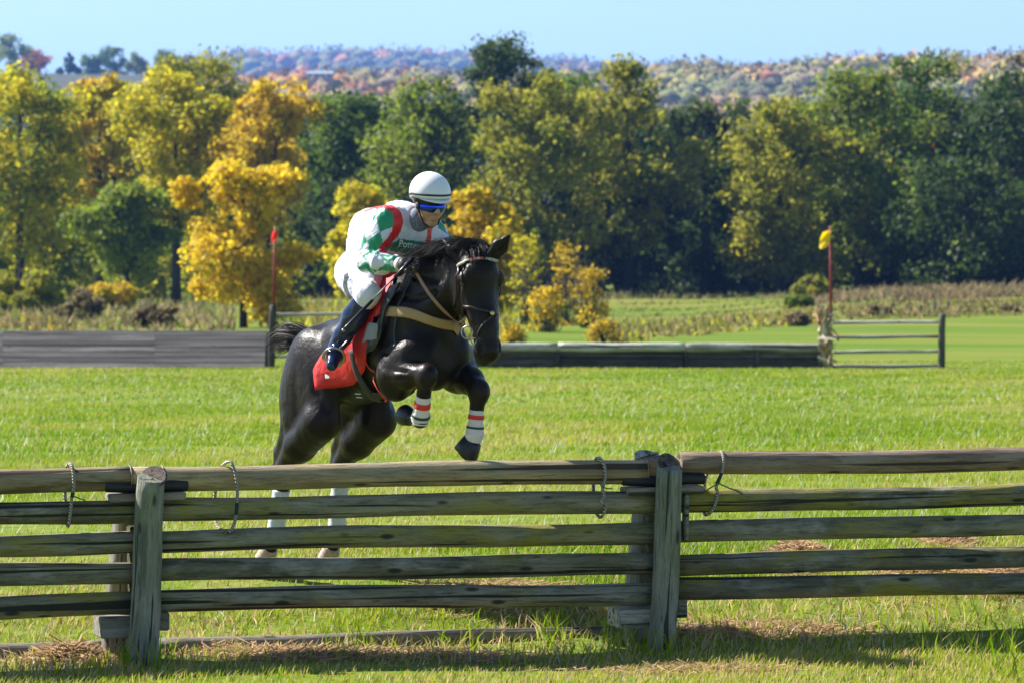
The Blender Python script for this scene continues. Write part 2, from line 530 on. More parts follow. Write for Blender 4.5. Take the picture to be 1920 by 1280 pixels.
def wood(name, dark, light, moss=None, mossamt=0.0, stretch=0.10, scale=15, rough=0.8, worn=None, crack=0.5, axis=0):
    n = NT(name)
    oi = n.node('ObjectInfo')
    sc = [1, 1, 1]; sc[axis] = stretch
    co0 = n.node('TexCoord'); off = n.node('VectorMath', operation='ADD')
    n.link(co0.outputs['Object'], off.inputs[0])
    mul = n.node('VectorMath', operation='SCALE'); n.link(oi.outputs['Location'], mul.inputs[0]); mul.inputs['Scale'].default_value = 7.31
    n.link(mul.outputs[0], off.inputs[1])
    mp = n.node('Mapping'); mp.inputs['Scale'].default_value = sc; n.link(off.outputs[0], mp.inputs[0])
    f = n.noise(mp.outputs[0], scale, 6, 0.65, 0.3)
    g = n.noise(mp.outputs[0], scale * 4.5, 5, 0.75, 0.2)
    mp2 = n.node('Mapping'); n.link(off.outputs[0], mp2.inputs[0])
    sc2 = [1, 1, 1]; sc2[axis] = .40; mp2.inputs['Scale'].default_value = sc2
    big = n.noise(mp2.outputs[0], 6.5, 6, 0.7, 0.5)
    mp3 = n.node('Mapping'); n.link(off.outputs[0], mp3.inputs[0])
    sc3 = [1, 1, 1]; sc3[axis] = .018; mp3.inputs['Scale'].default_value = sc3
    ck = n.noise(mp3.outputs[0], scale * 1.6, 3, 0.5, 0.15)
    c = n.ramp(f, [(0.36, dark), (0.64, light)])
    # every piece has weathered a little differently
    hs = n.node('HueSaturation'); mr = n.node('MapRange', i_3=0.72, i_4=1.30); n.link(oi.outputs['Random'], mr.inputs[0]); n.link(mr.outputs[0], hs.inputs['Value']); n.link(c, hs.inputs['Color'])
    c = hs.outputs[0]
    if worn is not None:
        c = n.mix(n.ramp(big, [(0.48, (0, 0, 0)), (0.66, (.9, .9, .9))]), c, worn if len(worn) == 4 else (*worn, 1))
    if moss is not None:
        c = n.mix(n.ramp(n.noise(mp2.outputs[0], 3.1, 6, 0.7), [(0.60 - mossamt * .3, (0, 0, 0)), (0.76 - mossamt * .3, (1, 1, 1))]), c, (*moss, 1))
    dk = tuple(x * .35 for x in dark[:3]) + (1,)
    sck = [9, 9, 9]; sck[axis] = 3.2
    mpk = n.node('Mapping'); mpk.inputs['Scale'].default_value = sck; n.link(off.outputs[0], mpk.inputs[0])
    vor = n.node('TexVoronoi'); vor.inputs['Scale'].default_value = 1.0; n.link(mpk.outputs[0], vor.inputs['Vector'])
    c = n.mix(n.ramp(vor.outputs['Distance'], [(0.0, (1, 1, 1)), (0.10, (.9, .9, .9)), (0.17, (0, 0, 0))]), c, dk)      # knots
    c = n.mix(n.ramp(g, [(0.50, (0, 0, 0)), (0.70, (.75, .75, .75))]), c, dk)
    c = n.mix(n.ramp(ck, [(0.600, (0, 0, 0)), (0.625, (1, 1, 1))]), c, dk)
    n.base(c); n.set(Roughness=rough)
    n.b.inputs['Specular IOR Level'].default_value = 0.25
    h = n.node('Math', operation='ADD'); n.link(f, h.inputs[0]); n.link(g, h.inputs[1])
    h2 = n.node('Math', operation='SUBTRACT'); n.link(h.outputs[0], h2.inputs[0]); n.link(n.ramp(ck, [(0.58, (0, 0, 0)), (0.63, (1, 1, 1))]), h2.inputs[1])
    n.bump(h2.outputs[0], crack, 0.02)
    return n.m
M_rail = wood('weathered_rail', (0.100, 0.098, 0.060), (0.285, 0.25, 0.160), (0.29, 0.255, 0.048), 0.38, worn=(0.36, 0.34, 0.27), crack=.8)
M_toprail = wood('top_rail_wood', (0.17, 0.122, 0.064), (0.38, 0.285, 0.160), None, 0, worn=(0.33, 0.28, 0.18))
M_toprail2 = wood('top_rail_brown_wood', (0.17, 0.112, 0.075), (0.37, 0.275, 0.19), None, 0, worn=(0.31, 0.26, 0.19))
M_post = wood('grey_post_wood', (0.11, 0.12, 0.088), (0.26, 0.26, 0.195), (0.19, 0.21, 0.095), 0.2, worn=(0.33, 0.31, 0.24), axis=0)
M_rearpost = wood('pale_post_wood', (0.19, 0.175, 0.14), (0.42, 0.39, 0.31), None, 0, axis=0)
M_endgrain = wood('end_grain', (0.05, 0.035, 0.028), (0.20, 0.15, 0.12), None, 0, stretch=1, scale=30)
M_freshwood = wood('fresh_cut_wood', (0.30, 0.17, 0.06), (0.50, 0.31, 0.13), None, 0)
M_plank = wood('grey_plank', (0.16, 0.135, 0.105), (0.34, 0.295, 0.235), None, 0)
M_rubber = simple('black_rubber', (0.006, 0.006, 0.007), 0.6, .3, 40)
M_mossplank = wood('mossy_plank', (0.045, 0.045, 0.02), (0.12, 0.115, 0.04), None, 0)
M_bluestain = simple('blue_paint_stain', (0.05, 0.10, 0.15), 0.8, .4, 25)

fence = empty('timber_fence', fp(960, 1225), 0, 'weathered timber rail fence of round posts and five rails in the foreground', 'fence')
FO = np.array(fence.location)
def log(name, a, b, ra, rb, mat, parent, seed, seg=26, n=20, wob=0.02, round_=0.0, bow=0.0, slant=0.0):
    """round log as an object of its own with its local X along the length"""
    a = np.asarray(a, float); b = np.asarray(b, float)
    L = np.linalg.norm(b - a); d = (b - a) / L
    up = np.array([0, 0, 1.0]) if abs(d[2]) < .9 else np.array([0, 1.0, 0])
    y = np.cross(up, d); y /= np.linalg.norm(y); z = np.cross(d, y)
    rng = np.random.RandomState(seed)
    t = np.linspace(0, 1, seg)
    p1, p2, p3 = rng.rand(3) * 6.28
    r = (ra + (rb - ra) * t) * (1 + 0.02 * np.sin(t * 9 + p1) + 0.014 * np.sin(t * 23 + p2))
    P = np.stack([t * L, 0.007 * np.sin(t * 5 + p2), bow * np.sin(t * math.pi) + 0.006 * np.sin(t * 7 + p3)], 1)
    P[:, 1:] -= P[:, 1:].mean(0) * 0
    if round_:
        P = np.vstack([P[0] - [round_, 0, 0], P, P[-1] + [round_, 0, 0]]); r = np.r_[r[0] * .86, r, r[-1] * .86]
    mbx = MB().loft(P, r, n, wob=wob, seed=seed)
    if slant:
        vv = mbx.v[0]; k0 = 0 if seg == 2 else len(vv) - n
        nd = np.array([y @ FN, z @ FN]); vv[k0:, 0] += slant * (vv[k0:, 1] * nd[0] + vv[k0:, 2] * nd[1])
    o = mbx.build(name, mat, parent, True)
    R = Matrix(((d[0], y[0], z[0]), (d[1], y[1], z[1]), (d[2], y[2], z[2]))).to_4x4()
    M = Matrix.Translation(a - (np.array(parent.location) if parent else 0)) @ R
    o.matrix_local = M
    for p in o.data.polygons:
        if len(p.vertices) > 4: p.use_smooth = False
    return o
def box_at(name, c, dims, mat, parent, rz=FY, bev=0.006, tilt=0.0, rx=0.0):
    o = MB().box((0, 0, 0), *dims, bev=bev).build(name, mat, parent)
    o.location = np.asarray(c) - np.array(parent.location)
    o.rotation_euler = (rx, tilt, rz)
    return o
def ext(x0, y0, x1, y1, x):
    return (x, y0 + (y1 - y0) * (x - x0) / (x1 - x0))
R0 = 0.069
# (left pixel, right pixel, extend left to, extend right to, radius px, material)
log('rail', fp(*ext(0, 901, 1250, 882, -700)), fp(*ext(0, 901, 1250, 882, 246)), .071, .069, M_toprail, fence, 1)
log('rail', fp(*ext(0, 901, 1250, 882, 246)), fp(*ext(0, 901, 1250, 882, 1212)), .070, .070, M_toprail, fence, 2, round_=.002)
log('rail', fp(1274, 869.5), fp(*ext(1280, 869.5, 1920, 859.5, 2240)), .0665, .068, M_toprail2, fence, 3, round_=.004)
log('rail_splice', fp(1205, 884, .012), fp(1276, 881, .012), .062, .060, M_freshwood, fence, 4, 6)
mid = {2: ((0, 962, 250, 957), (310, 954, 1225, 941), (1285, 940, 1920, 925), .0655),
       3: ((0, 1022, 245, 1014), (308, 1014, 1225, 998.5), (1285, 996.5, 1920, 979.5), .064),
       4: ((0, 1078, 240, 1072), (305, 1069, 1215, 1057.5), (1275, 1058, 1920, 1041), .0645),
       5: ((0, 1140, 235, 1131), (300, 1125, 1212, 1113), (1270, 1101, 1920, 1093), .0655)}
k = 10
for lv, (a, b, c, r) in mid.items():
    of = .0 if lv != 4 else .006
    log('rail', fp(*ext(*a, -700), of), fp(*ext(*a, 272), of), r, r * .97, M_rail, fence, k, wob=.03)
    log('rail', fp(*ext(*b, 280), of), fp(*ext(*b, 1236), of), r * .98, r, M_rail, fence, k + 1, wob=.03, bow=.004)
    log('rail', fp(*ext(*c, 1262), of), fp(*ext(*c, 2240), of), r, r * .98, M_rail, fence, k + 2, wob=.03, bow=-.004)
    k += 3
# posts
def post(name, top, base, r0, r1, off, mat, seed, capm=M_endgrain):
    t = fp(*top, off); b = fp(*base, off); b = b + (b - t) * 0.05
    o = log(name, b, t, r1, r0, mat, fence, seed, 14, 22, .02, slant=.36)
    d = (t - b) / np.linalg.norm(t - b)
    log('end_grain', t - d * .002, t + d * .004, r0 * 1.0, r0 * .96, capm, fence, seed + 50, 2, 22, .02, slant=.36)
post('post', (285.5, 893), (265, 1238), .0765, .088, -.15, M_post, 41)
post('post', (1257.5, 873), (1240, 1211), .074, .080, -.15, M_post, 42)
post('post', (2235, 860), (2222, 1190), .075, .082, -.15, M_post, 43)
post('post', (-690, 915), (-712, 1265), .075, .085, -.15, M_post, 44)
post('rear_post', (237, 912), (217, 1224), .070, .078, .19, M_rearpost, 45)
post('rear_post', (1214, 854), (1190, 1205), .076, .074, .19, M_rearpost, 46, M_rearpost)
# pads and planks under the top rail
for (x0, x1, y, rot) in ((200, 349, 911, .022), (1169, 1318, 899, .018)):
    a = fp(x0, y + 1.5, -.045); b = fp(x1, y - 1.5, -.045)
    o = log('rubber_pad', a, b, .033, .033, M_rubber, fence, 60, 6, 14, 0, round_=.008)
    a = fp(x0 + 2, y + 19.5, .0); b = fp(x1 - 6, y + 17, .0)
    box_at('plank', (a + b) / 2, (np.linalg.norm(b - a), .20, .042), M_plank, fence, tilt=rot * -1)
# spacer boards between the posts
for (x, y0, y1, off, w) in ((252, 985, 1150, .05, .05), (1222, 965, 1130, .05, .05)):
    a = fp(x, y0, off); b = fp(x - 6, y1, off)
    box_at('spacer_board', (a + b) / 2, (.05, .12, np.linalg.norm(b - a)), M_mossplank, fence)
for (x0, x1, y, h) in ((182, 262, 1173, .115), (1150, 1236, 1156, .105)):
    a = fp(x0, y, .06); b = fp(x1, y - 2, .06)
    box_at('cross_block', (a + b) / 2, (np.linalg.norm(b - a), .26, h), M_rearpost, fence)
for (x, y0, y1) in ((305, 1146, 1180), (1275, 1122, 1156)):
    a = fp(x, y0, -.03); b = fp(x, y1, -.03)
    box_at('wedge', (a + b) / 2, (.06, .10, np.linalg.norm(b - a)), M_rail, fence)
a = fp(1287, 926, -.08); b = fp(1284, 1012, -.08)
box_at('batten', (a + b) / 2, (.028, .06, np.linalg.norm(b - a)), M_post, fence)
for x, y in ((243, 897), (303, 896), (1210, 883)):           # wire bands round the rail
    c = fp(x, y); 
    m = MB().loft([c + (np.array([0, 0, 1]) * math.cos(t) + FN * math.sin(t)) * .0725 for t in np.linspace(0, 6.283, 25)], .0028, 6, cap=False)
    m.build('wire_band', simple('rusty_wire', (.30, .22, .12), .5, .3, 60), fence, True, loc=-FO)
# logs lying on the ground along the fence
def ground_log(a, b, r, label, seed):
    A = np.array(a); B = np.array(b)
    e = empty('ground_log', ((A + B) / 2), 0, label, 'log')
    log('trunk', A, B, r, r * .95, M_plank, e, seed, 20, 14, .05)
ground_log(fp(-400, 1235, .34), fp(196, 1216, .34), .055, 'grey log lying in the grass left of the left fence post', 71)
ground_log(fp(296, 1210, .34), fp(1166, 1187, .34), .048, 'long thin grey log lying in the grass between the two fence posts', 72)
ground_log(fp(1278, 1182, .34), fp(1765, 1165, .34), .042, 'thin grey log lying in the grass right of the right fence post', 73)

# ropes
M_rope = NT('braided_rope')
_co = M_rope.node('TexCoord'); _w = M_rope.node('TexWave', wave_type='BANDS', bands_direction='DIAGONAL'); _w.inputs['Scale'].default_value = 34; _w.inputs['Distortion'].default_value = 1.5
M_rope.link(_co.outputs['Object'], _w.inputs[0])
M_rope.base(M_rope.ramp(_w.outputs['Fac'], [(.25, (0.12, 0.10, 0.07)), (.6, (0.52, 0.48, 0.38))])); M_rope.set(Roughness=.85); M_rope.bump(_w.outputs['Fac'], .8, .01); M_rope = M_rope.m
M_dkrope = simple('dark_rope_end', (0.02, 0.025, 0.028), .8, .3, 60)
M_greenstr = simple('green_string', (0.02, 0.16, 0.05), .7, .3, 60)
def crv(P, n):
    """Catmull-Rom through points"""
    P = np.asarray(P, float); Q = np.vstack([2 * P[0] - P[1], P, 2 * P[-1] - P[-2]]); out = []
    m = len(P) - 1
    for t in np.linspace(0, m - 1e-6, n):
        i = int(t); u = t - i
        p0, p1, p2, p3 = Q[i:i + 4]
        out.append(.5 * (2 * p1 + (p2 - p0) * u + (2 * p0 - 5 * p1 + 4 * p2 - p3) * u * u + (3 * p1 - p0 - 3 * p2 + p3) * u ** 3))
    return np.array(out)
def rope(label, pts, r=.0095, dark=None, strings=(), n=60):
    """pts = (px, py, metres behind the fence plane)"""
    P = crv([fp(x, y, o) for x, y, o in pts], n)
    e = empty('rope', P[len(P) // 2], 0, label, 'rope', 'ropes hung on the top rail')
    P = P - P[len(P) // 2]
    MB().loft(P, r, 8).build('cord', M_rope, e, True)
    if dark:
        MB().loft(P[dark[0]:dark[1]], r * 1.12, 8).build('dark_wrapping', M_dkrope, e, True)
    for s_ in strings:
        MB().loft(crv([fp(x, y, o) - np.array(e.location) for x, y, o in s_], 12), .004, 6).build('green_string', M_greenstr, e, True)
rope('thin rope tied over the top rail near the left picture edge', [(124, 960, .09), (122, 920, .10), (126, 874, .03), (134, 871, -.05), (138, 890, -.085), (138, 915, -.09), (135, 930, -.09), (133, 950, -.085), (130, 975, -.08), (127, 985, -.04), (124, 960, .08)], dark=(32, 37),
     strings=([(136, 928, -.095), (150, 934, -.11), (160, 937, -.10)],))
rope('long loose rope loop hanging over the top rail right of the left post', [(404, 975, .10), (403, 930, .11), (410, 885, .08), (424, 866, -.01), (434, 868, -.06), (442, 890, -.085), (445, 920, -.095), (444, 950, -.10), (441, 975, -.10), (432, 994, -.09), (420, 996, -.04), (408, 985, .05), (404, 975, .10)], dark=(33, 38))
rope('knotted rope tied over the top rail just left of the right post', [(1118, 955, .09), (1112, 905, .10), (1114, 866, .04), (1124, 858, -.04), (1133, 872, -.08), (1135, 895, -.085), (1130, 915, -.09), (1133, 930, -.105), (1128, 938, -.11), (1136, 946, -.10), (1134, 958, -.09), (1126, 969, -.05), (1118, 962, .05)],
     strings=([(1131, 912, -.10), (1138, 915, -.115), (1148, 915, -.11)], [(1129, 912, -.10), (1126, 908, -.1), (1124, 905, -.09)]))
rope('rope looped over the top rail right of the right post', [(1322, 945, .09), (1322, 900, .10), (1340, 860, .06), (1352, 846, -.02), (1357, 858, -.07), (1355, 880, -.085), (1348, 898, -.09), (1343, 910, -.09), (1345, 925, -.085), (1341, 945, -.085), (1332, 960, -.07), (1322, 964, -.03), (1320, 950, .06)], dark=(26, 34),
     strings=([(1347, 905, -.10), (1362, 912, -.11), (1378, 918, -.10)], [(1347, 905, -.10), (1335, 912, -.1), (1325, 918, -.09)]))

# dry grass, taller tufts along the fence
rng = np.random.RandomState(5)
parts = []
def along(x0, x1, y0, y1, n, h, w, dry, rs, flat=0.0, pale=.02, straw=.2):
    """tufts in a photo-pixel box of ground along the fence"""
    px = x0 + (x1 - x0) * rs.rand(n); py = y0 + (y1 - y0) * rs.rand(n)
    P = []
    # intersect rays with the ground z ~ 0
    for a, b in zip(px, py):
        r = ray(a, b); t = -(CAMZ) / r[2]
        p = CAMP + r * t
        P.append(p)
    P = np.array(P)
    cl = fbm(P, 2.0, 31); k = rs.rand(n) < .6 + .5 * cl
    P = P[k]; m = len(P)
    hh = h * (.4 + .9 * rs.rand(m)); ln = rs.randn(m, 2) * (hh * (.45 + flat))[:, None]
    return blades(P[:, 0], P[:, 1], hh * (1 - flat * .6), w * (.6 + .8 * rs.rand(m)), ln, rs, pick(m, rs, np.full(m, dry), straw, pale), 2)
for seg in ((0, 240, 1205, 1262), (290, 1190, 1185, 1245), (1270, 1920, 1165, 1225)):
    parts.append(along(*seg, int((seg[1] - seg[0]) * 4), .095, .009, .5, rng, .1, .03, .50))
for (x0, x1, y0, y1, n) in ((600, 700, 1190, 1225, 500), (1130, 1260, 1180, 1235, 700), (1000, 1060, 1195, 1220, 260), (200, 330, 1215, 1262, 600), (1730, 1850, 1180, 1240, 420), (820, 900, 1195, 1225, 300), (1850, 1920, 1200, 1270, 300)):
    parts.append(along(x0, x1, y0, y1, n // 3, .16, .010, .25, rng, 0, 0, .15))
tv, tt, tc = join(parts)
tag(mesh_np('tall_grass', tv, tt, M_blade, None, False, tc), 'taller uneven grass tufts growing along the foot of the timber fence', 'grass', kind='stuff')
# straw heaps: cut dry grass lying in low piles
def straw_heap(cx, cy, wpx, hm, n, label, seed, depth=.35):
    rs = np.random.RandomState(seed)
    r = ray(cx, cy); c = CAMP + r * (-(CAMZ - 0.0) / r[2]); 
    if cy < 1100:
        for Yt in np.linspace(27, 36, 300):
            p = at(cx, cy, Yt)
            if p[2] < gz(p[0], p[1]): c = p; break
    wm = wpx / 330 * .5
    a = rs.randn(n, 2) * .5
    X = c[0] + a[:, 0] * wm; Y = c[1] + a[:, 1] * depth
    z = gz(X, Y) + hm * np.exp(-(a ** 2).sum(1) * 1.6) * rs.rand(n)
    L = .10 + .12 * rs.rand(n)
    ang = rs.rand(n) * 6.28; el = rs.randn(n) * .25
    d = np.stack([np.cos(ang) * np.cos(el), np.sin(ang) * np.cos(el), np.sin(el)], 1)
    s_ = np.cross(d, rs.randn(n, 3)); s_ /= np.linalg.norm(s_, axis=1)[:, None]; s_ *= .0035
    P0 = np.stack([X, Y, z], 1)
    Vv = np.stack([P0 - d * L[:, None] * .5 - s_, P0 - d * L[:, None] * .5 + s_, P0 + d * L[:, None] * .5 + s_, P0 + d * L[:, None] * .5 - s_], 1).reshape(-1, 3)
    Vv[:, 2] = np.maximum(Vv[:, 2], gz(Vv[:, 0], Vv[:, 1]) + .002)
    cc = np.repeat((np.array([.50, .34, .185]) * (.5 + .8 * rs.rand(n, 1))), 4, 0)
    o = mesh_np('straw', Vv, np.arange(4 * n).reshape(-1, 4), M_blade, None, False, cc)
    tag(o, label, 'straw', kind='stuff')
straw_heap(1500, 1145, 150, .13, 4200, 'heap of dry brown cut grass behind the right part of the fence', 1)
straw_heap(1730, 1150, 200, .06, 3000, 'thin spread of dry cut grass behind the far right rails', 2)
straw_heap(1780, 1016, 90, .07, 1500, 'small heap of dry grass seen between the right rails', 3)
straw_heap(560, 1236, 260, .035, 2400, 'dry brown grass on the ground in front of the middle rails', 4, .22)
straw_heap(125, 1240, 150, .10, 2600, 'dark mound of dry grass left of the left post', 5, .16)
straw_heap(950, 1180, 420, .025, 2600, 'thin dry grass lying behind the log under the middle rails', 6, .5)
straw_heap(1880, 1165, 110, .08, 1800, 'dry grass heap at the right picture edge', 7)
straw_heap(420, 1225, 200, .03, 1600, 'thin dry grass beside the left post', 8, .3)

straw_heap(760, 1232, 460, .012, 1500, 'dry trampled grass in the shadow before the middle rails', 9, .25)
straw_heap(1420, 1205, 380, .012, 1300, 'dry trampled grass in the shadow right of the right post', 10, .25)
straw_heap(1300, 1255, 360, .008, 700, 'thin scatter of dry grass in front of the right post', 11, .2)
# ================================================================== far jumps at 114 m
FAR = 114.0
M_fpanel = wood('grey_board', (0.060, 0.055, 0.050), (0.125, 0.117, 0.107), None, 0, stretch=.08, scale=5)
M_fpost = wood('dark_far_post', (0.04, 0.04, 0.027), (0.11, 0.105, 0.075), None, 0, axis=0, scale=8)
M_frail = wood('grey_far_rail', (0.26, 0.24, 0.20), (0.56, 0.53, 0.45), None, 0, scale=8)
M_fboard = wood('brown_far_board', (0.050, 0.042, 0.030), (0.135, 0.115, 0.085), None, 0, scale=8)
M_fdark = simple('dark_jump_side', (0.006, 0.007, 0.006), .9, .3, 3)
M_polered = simple('red_pole_paint', (0.22, 0.016, 0.012), .6, .2, 5)
M_flagred = simple('red_flag_cloth', (0.75, 0.045, 0.03), .7, .1, 5)
M_flagyel = simple('yellow_flag_cloth', (0.85, 0.58, 0.0), .7, .05, 5)
for m_ in (M_flagred, M_flagyel):                       # thin cloth lets the light through
    nt = m_.node_tree; p_ = nt.nodes['Principled BSDF']; tr_ = nt.nodes.new('ShaderNodeBsdfTranslucent'); mx_ = nt.nodes.new('ShaderNodeMixShader'); mx_.inputs[0].default_value = .5
    nt.links.new(p_.inputs['Base Color'].links[0].from_socket, tr_.inputs[0]); nt.links.new(p_.outputs[0], mx_.inputs[1]); nt.links.new(tr_.outputs[0], mx_.inputs[2]); nt.links.new(mx_.outputs[0], nt.nodes['Material Output'].inputs[0])
def fa(x, y, dy=0.0): return at(x, y, FAR + dy)
# board jump at left: six leaning boards in two lengths
bj = empty('board_jump', fa(200, 690), 0, 'long low grey board jump with leaning face at the left edge of the meadow', 'jump')
BO = np.array(bj.location)
rsb = np.random.RandomState(3)
for k in range(7):
    y0 = 620 + k * 10.0; y1 = y0 + 9.0
    l0 = 1.35 * (1 - k / 7.0); l1 = 1.35 * (1 - (k + 1) / 7.0)
    for (x0, x1) in ((-160, 4.7), (5, 289.7), (290, 500 - k * .7)):
        A, B = fa(x0, y0 + rsb.randn() * .25, l0), fa(x1, y0 + rsb.randn() * .25, l0); C, D = fa(x1, y1, l1 + .03), fa(x0, y1, l1 + .03)
        n = np.cross(B - A, D - A); n /= np.linalg.norm(n)
        if n[1] > 0: n = -n
        t = .035 + rsb.rand() * .012
        vs = np.array([A, B, C, D]); vs = np.vstack([vs + n * (rsb.rand() * .012), vs - n * t]) 
        c = vs.mean(0)
        o = MB().add(vs - c, [(0, 1, 2, 3), (7, 6, 5, 4), (0, 4, 5, 1), (1, 5, 6, 2), (2, 6, 7, 3), (3, 7, 4, 0)]).build('board', M_fpanel, bj)
        o.location = c - BO
A, B, C, D = fa(-160, 622, 1.50), fa(498, 622, 1.50), fa(494, 690, .22), fa(-160, 690, .22)
MB().add(np.array([A, B, C, D]) - BO, [(0, 1, 2, 3)]).build('backing', M_fdark, bj)
vs = [fa(500, 621, 1.32), fa(496, 689, .12), fa(496.5, 690, 1.9), fa(500, 622, 1.6), fa(513, 624, 1.32), fa(512, 690, .14), fa(512, 690, 1.9), fa(513, 624, 1.6)]
MB().add(np.array(vs) - BO, [(0, 1, 2, 3), (7, 6, 5, 4), (0, 4, 5, 1), (1, 5, 6, 2), (2, 6, 7, 3), (3, 7, 4, 0)]).build('side', M_fdark, bj)

def wing(name, label, posts, rails, rail_r=.045):
    e = empty(name, fa(*posts[0][1]), 0, label, 'fence')
    for k, (t, b, r) in enumerate(posts):
        B = fa(*b); log('post', B - np.array([0, 0, .1]), fa(*t), r * 1.05, r, M_fpost, e, 100 + k, 10, 12, .04)
    for k, (x0, y0, x1, y1) in enumerate(rails):
        log('rail', fa(x0, y0, .06), fa(x1, y1, .06), rail_r, rail_r * .9, M_frail, e, 130 + k, 14, 10, .06)
    return e
wing('wing_fence', 'short rail wing with dark post between the board jump and the black horse', [((512, 572), (508, 690), .085), ((705, 580), (705, 689), .08)], [(512, 590, 705, 589), (512, 629, 705, 629), (512, 668, 705, 668)])
wing('wing_fence', 'four rail wing fence with dark end post right of the yellow flag', [((1767, 588), (1765, 693), .085)], [(1562, 605, 1764, 604), (1562, 632, 1764, 631), (1562, 660, 1764, 658), (1562, 686, 1764, 685)])
def flagpole(x0, y0, x1, y1, flagpts, mat, label):
    e = empty('flag_pole', fa(x1, y1), 0, label, 'flag pole', 'red poles with small flags')
    E_ = np.array(e.location)
    MB().loft(np.array([fa(x1, y1), fa((x0 + x1) / 2 + .5, (y0 + y1) / 2), fa(x0, y0)]) - E_, [.036, .034, .026], 8).build('pole', M_polered, e, True)
    # flag: small curved cloth
    rows_ = []
    for (lx, rx_, y) in flagpts:
        for t in np.linspace(0, 1, 7):
            rows_.append(fa(lx + (rx_ - lx) * t, y, -.06 + .07 * math.sin(t * 4 + y * .1)) - E_)
    n = len(flagpts)
    o = MB().add(rows_, [(i * 7 + j, i * 7 + j + 1, (i + 1) * 7 + j + 1, (i + 1) * 7 + j) for i in range(n - 1) for j in range(6)]).build('flag', mat, e, True)
    pass
flagpole(516, 424, 513, 576, [(514, 518, 432), (511, 520, 436), (510, 521, 442), (508, 520, 448), (508, 517, 453), (511, 514, 456)], M_flagred, 'red pole with a small red flag beside the left board jump')
flagpole(1556.5, 424, 1558, 602, [(1551, 1557, 433), (1543, 1557, 437), (1538, 1557, 446), (1536, 1556, 456), (1536, 1549, 463), (1537, 1542, 467)], M_flagyel, 'red pole with a small yellow flag at the end of the log jump')
# log jump in the middle
lj = empty('log_jump', fa(1230, 688), 0, 'long low log jump of grey top log over dark boards across the meadow', 'jump')
for k, (x0, x1) in enumerate(((690, 1046), (1046.5, 1285), (1285.5, 1548))):
    log('top_log', fa(x0, 650.5 + k * .3), fa(x1, 650.8 + k * .3), .115, .11, M_frail, lj, 150 + k, 18, 14, .05)
    A = fa(x0, 671); B = fa(x1, 671)
    box_at('board', (fa(x0, 664, .05) + fa(x1, 664, .05)) / 2, (B[0] - A[0], .05, .18), M_fboard, lj, rz=0)
    box_at('board', (fa(x0, 680, .06) + fa(x1, 680, .06)) / 2, (B[0] - A[0], .05, .19), M_fboard, lj, rz=0)
A = fa(690, 688, .12); B = fa(1548, 688, .12)
box_at('backing', (fa(690, 674, .12) + fa(1548, 674, .12)) / 2, (B[0] - A[0], .03, .46), M_fboard, lj, rz=0)
for x in (880, 1046, 1285, 1420, 1545):
    log('stake', fa(x, 691, -.02), fa(x, 652, -.02), .06, .05, M_fpost, lj, 170 + x, 6, 10, .05)
# corn stalks tied to the jump's end post
cs = empty('corn_shock', fa(1551, 688), 0, 'bundle of dry corn stalks tied to the post below the yellow flag', 'corn shock')
CO = np.array(cs.location)
log('post', fa(1553, 690), fa(1552, 598), .07, .06, M_fpost, cs, 190, 8, 10, .05)
M_corn = NT('dry_corn'); _at = M_corn.node('Attribute', attribute_name='col'); M_corn.base(_at.outputs['Color']); M_corn.set(Roughness=.8); M_corn = M_corn.m
rs = np.random.RandomState(9)
stalk = MB()
for k in range(14):
    x0 = 1548 + rs.randn() * 4; 
    P = [fa(x0, 688, -.1 + rs.randn() * .1), fa(x0 - 2 + rs.randn() * 2, 640, -.12), fa(1543 + rs.randn() * 5, 590 + rs.rand() * 15, -.15 + rs.randn() * .1)]
    stalk.loft(np.array(P) - CO, [.016, .013, .007], 6)
stalk.build('stalks', M_frail, cs, True)
vv = []; cc = []
for k in range(260):
    t = rs.rand()
    y = 575 + 110 * t; x = 1541 + 9 * min(1, t * 1.6) + rs.randn() * (7 - 3 * t)
    p = fa(x, y, -.15 + rs.randn() * .14) - CO
    d = rs.randn(3) * V(.6, .5, 1); d /= np.linalg.norm(d); s_ = np.cross(d, rs.randn(3)); s_ /= np.linalg.norm(s_)
    L = .10 + .14 * rs.rand(); w = .02 + .02 * rs.rand()
    vv += [p - d * L - s_ * w, p - d * L + s_ * w, p + d * L + s_ * w * .3, p + d * L - s_ * w * .3]
    c = [(.50, .40, .24), (.62, .55, .40), (.35, .18, .07), (.22, .20, .06)][rs.randint(4)]
    cc += [c] * 4
mesh_np('leaves', np.array(vv), np.arange(len(vv)).reshape(-1, 4), M_corn, cs, False, np.array(cc))
